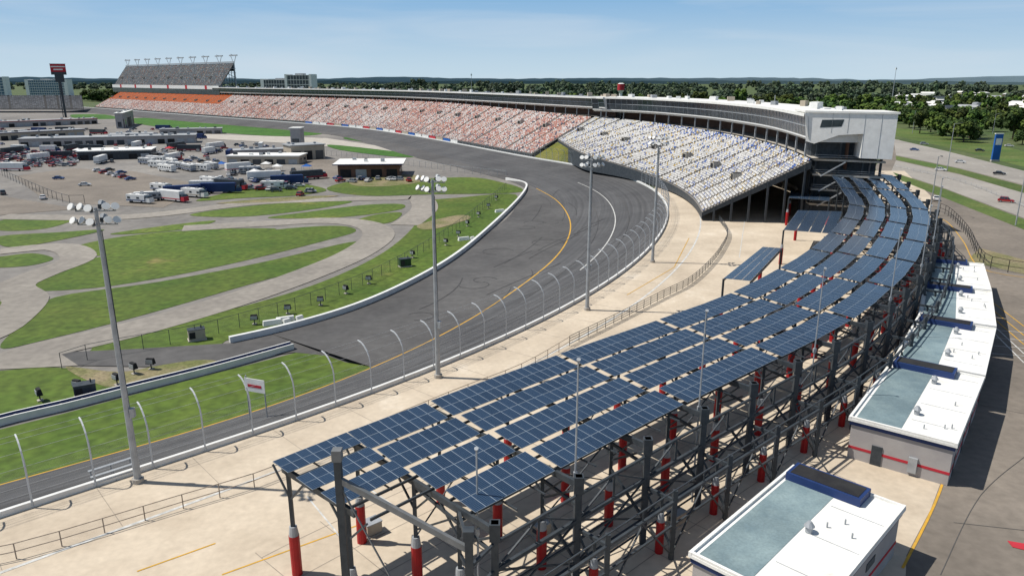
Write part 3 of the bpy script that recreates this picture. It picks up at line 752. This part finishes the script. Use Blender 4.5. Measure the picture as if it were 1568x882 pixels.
eb.hexa([E(12,18.3,.2),E(19.6,18.3,.2),E(19.6,18.3,-9),E(12,18.3,-9),E(12,29.6,.2),E(19.6,29.6,.2),E(19.6,29.6,-9),E(12,29.6,-9)],m_white)
eb.hexa([E(-3.2,29.6,.6),E(20,29.6,.6),E(20,29.6,-12),E(-3.2,29.6,-12),E(-3.2,30.1,.6),E(20,30.1,.6),E(20,30.1,-12),E(-3.2,30.1,-12)],m_roofw)
eb.hexa([E(1,0,-6),E(18,0,-6),E(18,0,-14),E(1,0,-14),E(1,22,-6),E(18,22,-6),E(18,22,-14),E(1,22,-14)],m_steel)
for a in (2,8,14,18.5): eb.beam(E(a,0,-4),E(a,23,-4),.5,.5,m_steel)
for z in (5,9,13,17):
    eb.hexa([E(1,z,-2),E(19,z,-2),E(19,z,-6),E(1,z,-6),E(1,z+.5,-2),E(19,z+.5,-2),E(19,z+.5,-6),E(1,z+.5,-6)],m_conc2)
    eb.beam(E(1,z+1.6,-1.9),E(19,z+1.6,-1.9),.08,.08,m_galv);eb.beam(E(1,z+1.1,-1.9),E(19,z+1.1,-1.9),.06,.06,m_galv)
for z in (5,9,13): eb.beam(E(3,z,-1.5),E(9,z+4,-1.5),1.2,.3,m_galv)
eb.build('press_box_tower')
s0=sfind(338,-41,28);s1=sfind(172,-41,28);idx=list(range(s0,s1,3))
def pal_dk(sp,f,L):
    v=U(.14,.32);r=R()
    return (.30,.15,.11) if r<.12 else ((.45,.45,.45) if r<.2 else (v*.8,v*.95,v*1.1))
stand('upper_deck_grandstand',[P(i,-41,31) for i in idx],[P(i,-60,56) for i in idx],24,1.6,pal_dk,aisle=20,vom=.35,zb=27)
ud=MB()
for i in idx[::4]:
    ud.beam(P(i,-42,0),P(i,-42,30),1.0,1.0,m_galv);ud.beam(P(i,-60,0),P(i,-60,56),1.0,1.0,m_galv);ud.beam(P(i,-60,30),P(i,-44,30),.8,.8,m_galv);ud.beam(P(i,-60,20),P(i,-48,34),.6,.6,m_galv);ud.beam(P(i,-60,40),P(i,-52,44),.6,.6,m_galv)
for i in range(idx[0],idx[-1],2):
    a=P(i,-39,21);b=P(i+2,-39,21)
    ud.face([a,b,(b[0],b[1],27),(a[0],a[1],27)],m_glass);ud.face([(a[0],a[1],27),(b[0],b[1],27),(b[0],b[1],31),(a[0],a[1],31)],m_white if (i//2)%9 else m_redt)
for i in idx[::4]:
    for o in (-2.2,2.2): ud.beam(P(i,-60,55),P(i+o,-60,64),.45,.45,m_galv)
    ud.beam(P(i-3.2,-60,64.2),P(i+3.2,-60,64.2),.9,1.3,m_galv);ud.beam(P(i,-60,64),P(i,-57,65.5),.4,.4,m_galv)
ud.beam(P(idx[0],-60,57),P(idx[-1],-60,57),.5,1.4,m_galv)
for q in (.2,.4,.6,.8): ud.beam(P(idx[0],-41-19*q,31+25*q-1),P(idx[0]-1,-60,31+25*q-1),.5,.5,m_galv)
ud.build('floodlight_structure')
# ------------------------------------------------------------------ left background buildings
def glassblock(x,y,rot,L,Wd,h,fl,name,zb=0,g=m_bglass):
    b=MB();b.box((0,0,0),(L-.6,Wd-.6,h),g)
    for k in range(fl+1): b.box((0,0,h*k/fl-.3 if k else 0),(L,Wd,.9),m_white)
    n=int(L/6)
    for k in range(n+1): b.box((-L/2+L*k/n,0,0),(.5,Wd+.1,h),m_white)
    b.box((0,0,h+.6),(L*.3,Wd*.5,3),m_grey);b.box((-L*.46,0,0),(L*.08+.2,Wd+.6,h+2),m_white);b.box((L*.46,0,0),(L*.08+.2,Wd+.6,h+2),m_white)
    o=b.build(name);o.location=(x,y,zb);o.rotation_euler[2]=rot
x,y=G(78,150,3);glassblock(x*1.25,y*1.25,math.radians(-8),115,18,36,6,'condominium_building')
x,y=G(-10,152,3);glassblock(x*1.2,y*1.2,math.radians(10),70,18,42,7,'condominium_building')
x,y=G(463,152,3);glassblock(x*1.1,y*1.1,math.radians(-12),58,25,46,5,'tower_building',g=m_glass)
x,y=G(435,150,3);glassblock(x*1.1,y*1.1,math.radians(-12),95,20,37,4,'tower_building',g=m_glass)
fl=[(*G(u,167,1),1) for u in (-60,0,60,128)];bl=[(p[0]*1.05,p[1]*1.05,17) for p in fl]
stand('grandstand',[*resamp(fl,n=30)],[*resamp(bl,n=30)],20,2,lambda s,f,L:(lambda v:(v,v,v*1.02))(U(.25,.5)),aisle=16,zb=0)
x,y=G(101,180,ZI);b=MB();b.beam((0,0,0),(0,0,52),2.2,2.2,m_steel);b.beam((-2.5,0,0),(-1.5,0,45),.8,.8,m_steel)
b.box((0,0,47),(15,3,3),m_steel,0);b.box((0,0,50),(15,2.4,8.5),m_redt);b.box((0,-1.25,55.2),(14,.15,1.2),m_white);b.box((0,0,39),(9,2.6,8),m_steel);b.box((0,0,58.5),(15.6,2.8,.5),m_steel);b.box((0,-1.3,52),(9,.15,1.4),m_white)
o=b.build('scoreboard_tower');o.location=(x,y,ZI);o.rotation_euler[2]=.45
# ------------------------------------------------------------------ infield buildings
def shed(u0,v0,u1,v1,h,dep,wall,roof,name='garage_building',stripe=None,z=ZI,bays=True,over=.6):
    a=G(u0,v0,z);c=G(u1,v1,z);dx,dy=c[0]-a[0],c[1]-a[1];L=math.hypot(dx,dy);rot=math.atan2(dy,dx)
    b=MB();b.box((L/2,dep/2,0),(L,dep,h),wall);b.box((L/2,dep/2,h),(L+over*2,dep+over*2,.5),stripe or roof,top=roof)
    if bays:
        n=max(1,int(L/6))
        for k in range(n):
            b.box((L*(k+.5)/n,-.03,.02),(L/n*.7,.12,h*.62),random.choice([m_black,m_glass,m_steel,m_galv]))
        n=max(1,int(dep/6))
        for s in (0,L):
            for k in range(n): b.box((s,dep*(k+.5)/n,1.2),(.12,dep/n*.5,h*.35),m_glass)
    for k in range(int(L/6)):
        b.box((U(2,L-2),U(2,max(2.1,dep-2)),h+.505),(U(1,2.2),U(1,2),U(.7,1.5)),random.choice([m_grey,m_white,m_galv,m_steel]),0)
    o=b.build(name);o.location=(a[0],a[1],z);o.rotation_euler[2]=rot
shed(30,226,300,219,5,18,m_block,m_grey)
shed(120,246,232,243,4.5,18,m_steel,m_roofw);shed(0,216,130,209,5,12,m_beige,m_grey,stripe=m_blue)
shed(0,196,150,190,5,14,m_block,m_grey,stripe=m_redt)
shed(348,252,458,252,4,15,m_beige,m_roofw);shed(447,246,498,243,7.5,14,m_beige,m_grey,'control_building');shed(447,238,462,238,15,8,m_block,m_roofw,'control_tower')
shed(518,272,612,271,5.5,20,m_brown,m_roofw,'infield_clubhouse',stripe=m_blue,over=2.0);shed(170,216,235,214,4,14,m_block,m_grey)
shed(245,207,340,205,4,10,m_block,m_grey);shed(360,243,440,240,4,10,m_block,m_grey)
shed(190,197,206,190,13,6,m_block,m_roofw,'timing_tower')
# ------------------------------------------------------------------ vehicles
def car_mesh(paint,suv=False):
    b=MB();h=1.5 if not suv else 1.75;L=4.6;w=.9
    prof=[(-2.3,.35),(-2.3,.85),(-2.1,.98),(-1.5,1.0),(.9,.98),(2.0,.85),(2.3,.65),(2.3,.35)]
    for s in (-1,1): b.face([(x,s*w,z) for x,z in (prof if s<0 else prof[::-1])],paint)
    for (x0,z0),(x1,z1) in zip(prof,prof[1:]+prof[:1]): b.face([(x0,-w,z0),(x0,w,z0),(x1,w,z1),(x1,-w,z1)],paint)
    xr=-2.0 if suv else -1.6
    bot=[(xr,-.85,.99),(1.1,-.85,.99),(1.1,.85,.99),(xr,.85,.99)];tp=[(xr+.45,-.68,h),(.35,-.68,h),(.35,.68,h),(xr+.45,.68,h)]
    b.hexa(bot+tp,m_glass,top=paint)
    for s in (-1,1):
        for x in (xr+.45,-.5,.35): b.beam((x if x>-.6 else x-.3,s*.86,.99),(x if x<.3 else x-.0,s*.69,h),.07,.07,paint)
    for x in (-1.4,1.45):
        for s in (-1,1): b.cyl((x,s*.95,.33),(x,s*.72,.33),.33,.33,m_tire,12);b.cyl((x,s*.96,.33),(x,s*.94,.33),.18,.18,m_galv,8)
    for s in (-.6,.6): b.box((2.29,s,.6),(.06,.35,.14),m_white);b.box((-2.3,s,.72),(.06,.3,.14),m_redt)
    return b.mesh('car_body')
pc=[M('car_white',(.7,.7,.7),rough=.3),M('car_silver',(.35,.36,.37),rough=.3),M('car_black',(.015,.015,.018),rough=.25),M('car_red',(.35,.02,.02),rough=.3),M('car_blue',(.03,.08,.25),rough=.3),M('car_grey',(.1,.105,.11),rough=.3)]
cars=[car_mesh(p,k%2==1) for k,p in enumerate(pc)]
def car(u,v,rot,z=ZI,k=None,name='parked_car'):
    x,y=G(u,v,z);link(name,cars[k if k is not None else random.choice([0,0,1,2,3,4,5])],None,(x,y,z+.06),rot)
def rv_mesh(paint,L,h,stripe,cab,win=True):
    b=MB();w=2.5
    b.box((0,0,.55),(L,w,h-.55),paint);b.box((0,0,h),(L-.5,w-.3,.12),m_white if win else paint)
    b.box((L/2+.02,0,1.3),(.12,w-.3,h*.38),m_glass);b.box((0,0,1.0),(L+.06,w+.06,.3),stripe)
    n=int(L/1.8)
    if win:
        for k in range(n):
            if k%2==0 or not cab: b.box((-L/2+L*(k+.6)/n,0,h*.55),(L/n*.62,w+.08,.65),m_glass)
        b.box((-L*.2,0,h+.12),(1.1,.8,.3),m_grey);b.box((L*.25,0,h+.12),(1.1,.8,.3),m_grey)
    if cab:
        b.box((L/2+1.1,0,.5),(2.0,2.2,1.5),paint if win else stripe,0,tap=(.85,.95));b.box((L/2+.9,0,2.0),(1.2,2.1,.8),m_glass,0,tap=(.7,.9))
    for x in (-L*.28,-L*.18,L*.34):
        for s in (-1,1): b.cyl((x,s*1.28,.48),(x,s*.95,.48),.48,.48,m_tire,12)
    return b.mesh('vehicle_body')
rvs=[rv_mesh(m_white,9,3.2,m_beige,True),rv_mesh(m_beige,10.5,3.4,m_brown,False),rv_mesh(m_white,8,3,m_blue,True),rv_mesh(m_galv,9.5,3.2,m_steel,False)]
bus=[rv_mesh(m_white,12,3.3,m_grey,False),rv_mesh(m_white,12,3.3,m_steel,False),rv_mesh(m_galv,11,3.2,m_blue,False)]
trk=[rv_mesh(p,L_,3.8,c,True,False) for p,L_,c in ((m_white,14,m_steel),(m_blue,13,m_blue),(m_white,12,m_redt),(m_steel,14,m_redt),(m_white,9,m_blue))]
def veh(me,name,u,v,rot):
    x,y=G(u,v,ZI);link(name,me,None,(x,y,ZI+.05),rot)
for u,v in ((150,263),(160,266),(170,268),(180,271),(190,273),(200,276),(168,262),(186,266)): car(u,v,.9+U(-.1,.1))
for u,v in ((226,252),(244,257),(256,263),(273,259),(289,262),(306,262),(324,259),(240,249),(264,253)): veh(random.choice(bus),'coach_bus',u,v,2.5+U(-.3,.3))
for u,v in ((212,311),(246,293),(296,302),(418,290),(383,266),(322,283),(228,308)): veh(random.choice(rvs),'motorhome',u,v,U(-.6,.6))
for u,v in ((262,308),(335,296),(440,283),(365,262),(280,300),(405,276),(350,290),(310,292),(470,275)): veh(random.choice(trk),'transport_truck',u,v,U(-.5,.8))
for u,v in ((20,262),(140,232),(155,250),(60,246),(90,243),(210,226),(330,228),(265,246),(352,240),(300,213),(230,212),(400,228),(20,236),(150,206),(100,202),(250,199),(30,232),(75,233),(110,231),(270,228),(290,232),(320,236),(60,203),(30,207)): veh(random.choice(trk),'transport_truck',u,v,U(-.3,.3)+random.choice([0,1.57]))
for _ in range(60):
    car(U(335,480),U(262,296),random.choice([.2,1.7])+U(-.2,.2))
for _ in range(100): car(U(-5,118),U(234,256),random.choice([.1,1.6])+U(-.1,.1),k=random.choice([0,3,3,1,2,0]))
for _ in range(90): car(U(100,440),U(222,250),U(0,3))
for _ in range(40): car(U(0,300),U(198,210),U(0,3))
for _ in range(14): car(U(500,640),U(274,280),U(0,3))
for u,v in ((4,298),(66,305),(3,222),(460,300),(130,285),(90,275)): car(u,v,U(0,3))
for u,v in ((683,237),(690,234)): car(u,v,2.4,k=3,name='race_car')
car(1433,307,1.1,0,0,'car');car(1545,225,-.4,0,0,'car');car(1415,222,-.4,0,1,'car');car(1500,232,-.4,0,2,'car')
for u,v in ((1470,250),(1530,268),(1400,231),(1440,262),(1540,310)): car(u,v,-.6,0,None,'car')
for u,v in ((120,236),(260,233),(425,262),(408,258),(470,262),(390,270),(180,240),(340,258)):
    x,y=G(u,v,ZI);b=MB()
    for a in (-2,2):
        for c in (-2,2): b.cyl((a,c,0),(a,c,2.3),.05,.05,m_galv,6)
    c=random.choice([m_white,m_blueSign,m_redt,m_white]);q=[(-2.2,-2.2,2.3),(2.2,-2.2,2.3),(2.2,2.2,2.3),(-2.2,2.2,2.3)]
    for k in range(4): b.face([q[k],q[(k+1)%4],(0,0,3.4)],c)
    o=b.build('canopy_tent');o.location=(x,y,ZI)
for u,v in ((62,614),(133,603),(206,573),(232,566),(390,497),(441,481),(491,468),(530,450),(565,435),(632,395),(683,376),(702,363),(716,347),(733,333),(748,320),(760,307),(120,600),(180,590)):
    x,y=G(u,v,ZI);b=MB();b.cyl((0,0,0),(0,0,1.0),.09,.09,m_steel,8);b.box((0,0,.9),(1.3,.7,.9),m_black,0,tap=(.85,.6));b.box((0,-.36,1.0),(1.1,.06,.6),m_galv);b.box((0,0,0),(.7,.7,.15),m_conc2)
    o=b.build('track_light_fixture');o.location=(x,y,ZI+.06);o.rotation_euler[2]=U(-.9,.2)
for u,v,c in ((302,520,m_beige),(620,408,M('green_box',(.03,.07,.03))),(132,607,m_steel)):
    x,y=G(u,v,ZI);b=MB();b.box((0,0,.2),(2.6,1.6,1.7),c);b.box((0,0,1.9),(2.7,1.7,.1),m_steel);b.box((0,0,0),(2.9,1.9,.2),m_conc2);b.box((-.7,-.81,.5),(.9,.05,1.1),m_black);b.cyl((.8,0,2),(.8,0,2.5),.1,.1,m_steel,8)
    o=b.build('generator_unit');o.location=(x,y,ZI);o.rotation_euler[2]=.5
for u,v in ((417,497),(437,492),(710,368),(765,325)):
    x,y=G(u,v,ZI);b=MB();b.box((0,0,0),(3.2,1.0,.9),m_white,.5,tap=(.95,.6));b.box((2.3,.9,0),(1.4,.8,.8),m_white,.9,tap=(.9,.6));o=b.build('barrier_block');o.location=(x,y,ZI)
b=MB();x,y=G(384,650,ZY);b.cyl((0,0,0),(0,0,6.6),.08,.08,m_galv,8);b.cyl((2.6,0,0),(2.6,0,6.2),.08,.08,m_galv,8);b.box((1.3,-.1,4.6),(2.9,.08,1.7),m_white);b.box((1.3,-.15,5.2),(2.0,.03,.35),m_redt)
o=b.build('trackside_sign');o.location=(x,y,ZY);o.rotation_euler[2]=-.35
x,y=G(178,735);b=MB()
for k in range(3): b.box((0,k*.7,.4+k*.35),(4,.35,.06),m_galv)
for a in (-1.8,0,1.8): b.beam((a,-.2,.05),(a,1.7,1.1),.06,.06,m_galv);b.beam((a,1.6,0),(a,1.6,1.1),.06,.06,m_galv)
o=b.build('bleacher_bench');o.location=(x,y,.03);o.rotation_euler[2]=.75
x,y=G(1523,248);b=MB();b.box((0,0,0),(4,1.2,1),m_conc2);b.box((0,0,1),(3.6,.9,12),m_blueSign);b.box((0,-.47,8),(2.8,.05,3),m_white);b.box((0,0,13),(4,1.1,.4),m_white);o=b.build('pylon_sign');o.location=(x,y,0)
for u,v,h in ((1397,205,16),(1450,262,20),(1555,345,18),(1423,330,17),(1520,205,14)):
    x,y=G(u,v);b=MB();b.cyl((0,0,0),(0,0,h),.18,.1,m_galv,8);b.beam((0,0,h-.2),(-2.2,0,h+.3),.1,.1,m_galv);b.box((-2.5,0,h+.15),(1.0,.4,.18),m_steel);o=b.build('street_lamp');o.location=(x,y,0);o.rotation_euler[2]=U(0,3)
# ------------------------------------------------------------------ trees
def tree_mesh(name,h,r,ncl,nl,ls,trunk=True,spread=0,mats=None):
    A_,B_=mats or (m_leafA,m_leafB)
    b=MB()
    cs=[]
    if trunk: b.cyl((0,0,0),(0,0,h*.5),.3,.16,m_bark,7)
    for k in range(ncl):
        a=U(0,6.283);rr=r*math.sqrt(R())*.8;zz=h*(.32+.5*R())*(1 if rr<r*.5 else .88)
        x=math.cos(a)*rr*(1+spread);y=math.sin(a)*rr
        c=(x,y,zz if not spread else h*U(.25,.8));cs.append((c,U(.28,.45)*r/(1+spread*.25)))
        if trunk: b.cyl((0,0,h*.3),c,.12,.04,m_bark,5,False)
    for (c,cr) in cs:
        lm_=A_ if R()<.55 else B_
        for _ in range(nl):
            d=Vector((random.gauss(0,1),random.gauss(0,1),random.gauss(0,1)*.8)).normalized()*cr*U(.55,1.08)
            p=Vector(c)+d;n=(d.normalized()+Vector((U(-.7,.7),U(-.7,.7),U(-.2,.9)))).normalized()
            t=n.cross(Vector((0,0,1)))
            if t.length<.1: t=Vector((1,0,0))
            t.normalize();q=n.cross(t);s=ls*U(.6,1.3)
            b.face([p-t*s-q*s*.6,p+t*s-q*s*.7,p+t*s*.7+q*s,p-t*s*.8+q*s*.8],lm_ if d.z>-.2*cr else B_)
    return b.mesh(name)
trees=[tree_mesh('tree_a',12,5.2,16,80,.48),tree_mesh('tree_b',14,4.6,16,80,.48),tree_mesh('tree_c',10,5.6,17,80,.48)]
clus=[tree_mesh('grove_a',15,11,26,45,1.3,False,2.2),tree_mesh('grove_b',17,12,26,45,1.4,False,1.8),tree_mesh('grove_c',19,9,20,45,1.2,False,1.2)]
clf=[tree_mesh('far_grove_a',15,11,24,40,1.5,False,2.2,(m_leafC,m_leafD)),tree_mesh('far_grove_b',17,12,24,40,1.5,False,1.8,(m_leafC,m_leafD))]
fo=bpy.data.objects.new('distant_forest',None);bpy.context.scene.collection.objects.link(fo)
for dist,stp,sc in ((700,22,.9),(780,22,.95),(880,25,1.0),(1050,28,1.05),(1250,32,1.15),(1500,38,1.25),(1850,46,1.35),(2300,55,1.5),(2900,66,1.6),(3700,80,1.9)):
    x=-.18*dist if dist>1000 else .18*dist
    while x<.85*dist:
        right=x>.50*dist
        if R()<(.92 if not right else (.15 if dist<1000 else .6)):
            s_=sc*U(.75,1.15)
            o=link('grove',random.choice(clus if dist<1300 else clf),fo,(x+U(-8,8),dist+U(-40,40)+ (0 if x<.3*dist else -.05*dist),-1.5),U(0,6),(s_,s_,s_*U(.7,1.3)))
        x+=stp*U(.7,1.2)
for dist,stp,sc in ((3000,60,1.1),(4200,70,1.4)):
    x=-.75*dist
    while x<-.1*dist: link('grove',random.choice(clf),fo,(x,dist+U(-60,60),-1),U(0,6),(sc*1.5,sc*1.5,sc));x+=stp*U(.7,1.2)
for _ in range(14):
    xx,yy=G(U(142,172),U(150,153));link('grove',random.choice(clus),fo,(xx*.9,yy*.9,0),U(0,6),1.2)
for u,v in ((1392,196),(1408,205),(1425,203),(1440,208),(1458,214),(1475,218),(1490,214),(1478,207),(1405,190),(1420,186),(1450,192),(1500,198),(1520,202),(1550,214),(1565,222),(1560,205),(1535,196),(1380,182),(1395,178),(1440,180),(1470,184),(1500,186),(1530,186),(1560,190),(1410,172),(1455,172),(1515,176),(1548,178),(1590,216),(1610,230),(1466,210),(1484,212),(1432,199),(1400,199),(1384,190),(1568,214)):
    x,y=G(u,v);link('tree',random.choice(trees),None,(x,y,-.1),U(0,6),U(.95,1.75))
for _ in range(90):
    u,v=U(1380,1600),U(144,178);x,y=G(u,v);b=MB();L=U(14,40);Wd=U(8,14);h=U(3.5,7)
    wl=random.choice([m_white,m_beige,m_block,m_brown]);b.box((0,0,0),(L,Wd,h),wl)
    rf=random.choice([m_grey,m_roofw,m_brown,m_steel,m_roofw]);e=.5
    b.hexa([(-L/2-e,-Wd/2-e,h),(L/2+e,-Wd/2-e,h),(L/2+e,Wd/2+e,h),(-L/2-e,Wd/2+e,h),(-L/2+1,-.2,h+2.6),(L/2-1,-.2,h+2.6),(L/2-1,.2,h+2.6),(-L/2+1,.2,h+2.6)],rf)
    for k in range(int(L/3.5)): b.box((-L/2+1.8+k*3.4,0,1),(1.2,Wd+.08,1.3),m_glass)
    o=b.build('house');o.location=(x,y,0);o.rotation_euler[2]=U(0,3)
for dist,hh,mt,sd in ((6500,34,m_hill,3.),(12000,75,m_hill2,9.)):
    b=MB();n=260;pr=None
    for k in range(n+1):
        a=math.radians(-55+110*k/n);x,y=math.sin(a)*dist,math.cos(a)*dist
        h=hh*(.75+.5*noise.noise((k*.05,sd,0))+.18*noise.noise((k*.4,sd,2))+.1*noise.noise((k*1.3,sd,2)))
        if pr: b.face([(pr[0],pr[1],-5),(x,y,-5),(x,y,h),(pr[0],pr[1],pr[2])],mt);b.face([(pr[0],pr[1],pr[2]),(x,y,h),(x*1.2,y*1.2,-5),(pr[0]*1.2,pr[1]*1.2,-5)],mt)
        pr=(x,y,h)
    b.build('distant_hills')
b=MB()
b.cyl((0,0,0),(0,0,29),2.4,1.8,m_white,12);b.cyl((0,0,29),(0,0,32),2,4,m_white,16);b.cyl((0,0,32),(0,0,39),4,4,m_redt,16);b.cyl((0,0,39),(0,0,40),4,2,m_white,16)
o=b.build('water_tower');o.location=(125,870,-6)
for X,Y,h in ((-80,1500,50),(770,1530,62)):
    b=MB();b.cyl((0,0,0),(0,0,h),.8,.3,m_galv,6);b.box((0,0,h-5),(2.5,2.5,3),m_white);o=b.build('radio_mast');o.location=(X,Y,0)
# ------------------------------------------------------------------ light, sky, camera
EL=math.radians(57);AZ=math.radians(-84)
sd=Vector((math.sin(AZ)*math.cos(EL),math.cos(AZ)*math.cos(EL),math.sin(EL)))
sl=bpy.data.lights.new('sun','SUN');sl.energy=5.0;sl.angle=math.radians(.5);sl.color=(1,.95,.87)
so=bpy.data.objects.new('sun',sl);bpy.context.scene.collection.objects.link(so);so.rotation_euler=sd.to_track_quat('Z','Y').to_euler()
wd=bpy.data.worlds.new('World');bpy.context.scene.world=wd;wd.use_nodes=True;N=wd.node_tree.nodes;L=wd.node_tree.links
bg=N['Background'];sk=N.new('ShaderNodeTexSky');sk.sky_type='NISHITA';sk.sun_disc=False;sk.sun_elevation=EL;sk.sun_rotation=AZ;sk.air_density=1.0;sk.dust_density=.6;sk.ozone_density=1.6
tc=N.new('ShaderNodeTexCoord');sx=N.new('ShaderNodeSeparateXYZ');L.new(tc.outputs['Generated'],sx.inputs[0])
def mrange(a,b_,lo,hi):
    h=N.new('ShaderNodeMapRange');h.interpolation_type='SMOOTHSTEP';h.inputs[1].default_value=a;h.inputs[2].default_value=b_;h.inputs[3].default_value=lo;h.inputs[4].default_value=hi;L.new(sx.outputs[2],h.inputs[0]);return h.outputs[0]
def mix(f,a,b_):
    m=N.new('ShaderNodeMixRGB')
    for k,x in ((0,f),(1,a),(2,b_)):
        if isinstance(x,tuple): m.inputs[k].default_value=x
        else: L.new(x,m.inputs[k])
    return m.outputs[0]
low=mix(mrange(-.01,.13,0,1),(7.6,9.6,11.0,1),(3.0,6.1,9.9,1))
base=mix(mrange(.08,.42,0,1),low,sk.outputs[0])
mp=N.new('ShaderNodeMapping');mp.inputs['Scale'].default_value=(1.6,1.6,13);mp.inputs['Rotation'].default_value=(0,.08,0);L.new(tc.outputs['Generated'],mp.inputs[0])
cn=N.new('ShaderNodeTexNoise');cn.inputs['Scale'].default_value=1.8;cn.inputs['Detail'].default_value=8;cn.inputs['Roughness'].default_value=.52;cn.inputs['Distortion'].default_value=.4;L.new(mp.outputs[0],cn.inputs['Vector'])
cr=N.new('ShaderNodeMapRange');cr.inputs[1].default_value=.45;cr.inputs[2].default_value=.78;cr.inputs[3].default_value=0;cr.inputs[4].default_value=.55;L.new(cn.outputs['Fac'],cr.inputs[0])
L.new(mix(cr.outputs[0],base,(8.8,10.0,11.2,1)),bg.inputs[0]);bg.inputs[1].default_value=.072
cam=bpy.data.cameras.new('camera');cam.sensor_width=36;cam.lens=36*FO/1568;cam.clip_end=60000;cam.clip_start=.5
co=bpy.data.objects.new('camera',cam);bpy.context.scene.collection.objects.link(co);co.location=(0,0,HC);co.rotation_euler=(math.pi/2-TH,0,0);bpy.context.scene.camera=co
s=bpy.context.scene;s.view_settings.view_transform='Standard';s.view_settings.look='None';s.view_settings.exposure=0
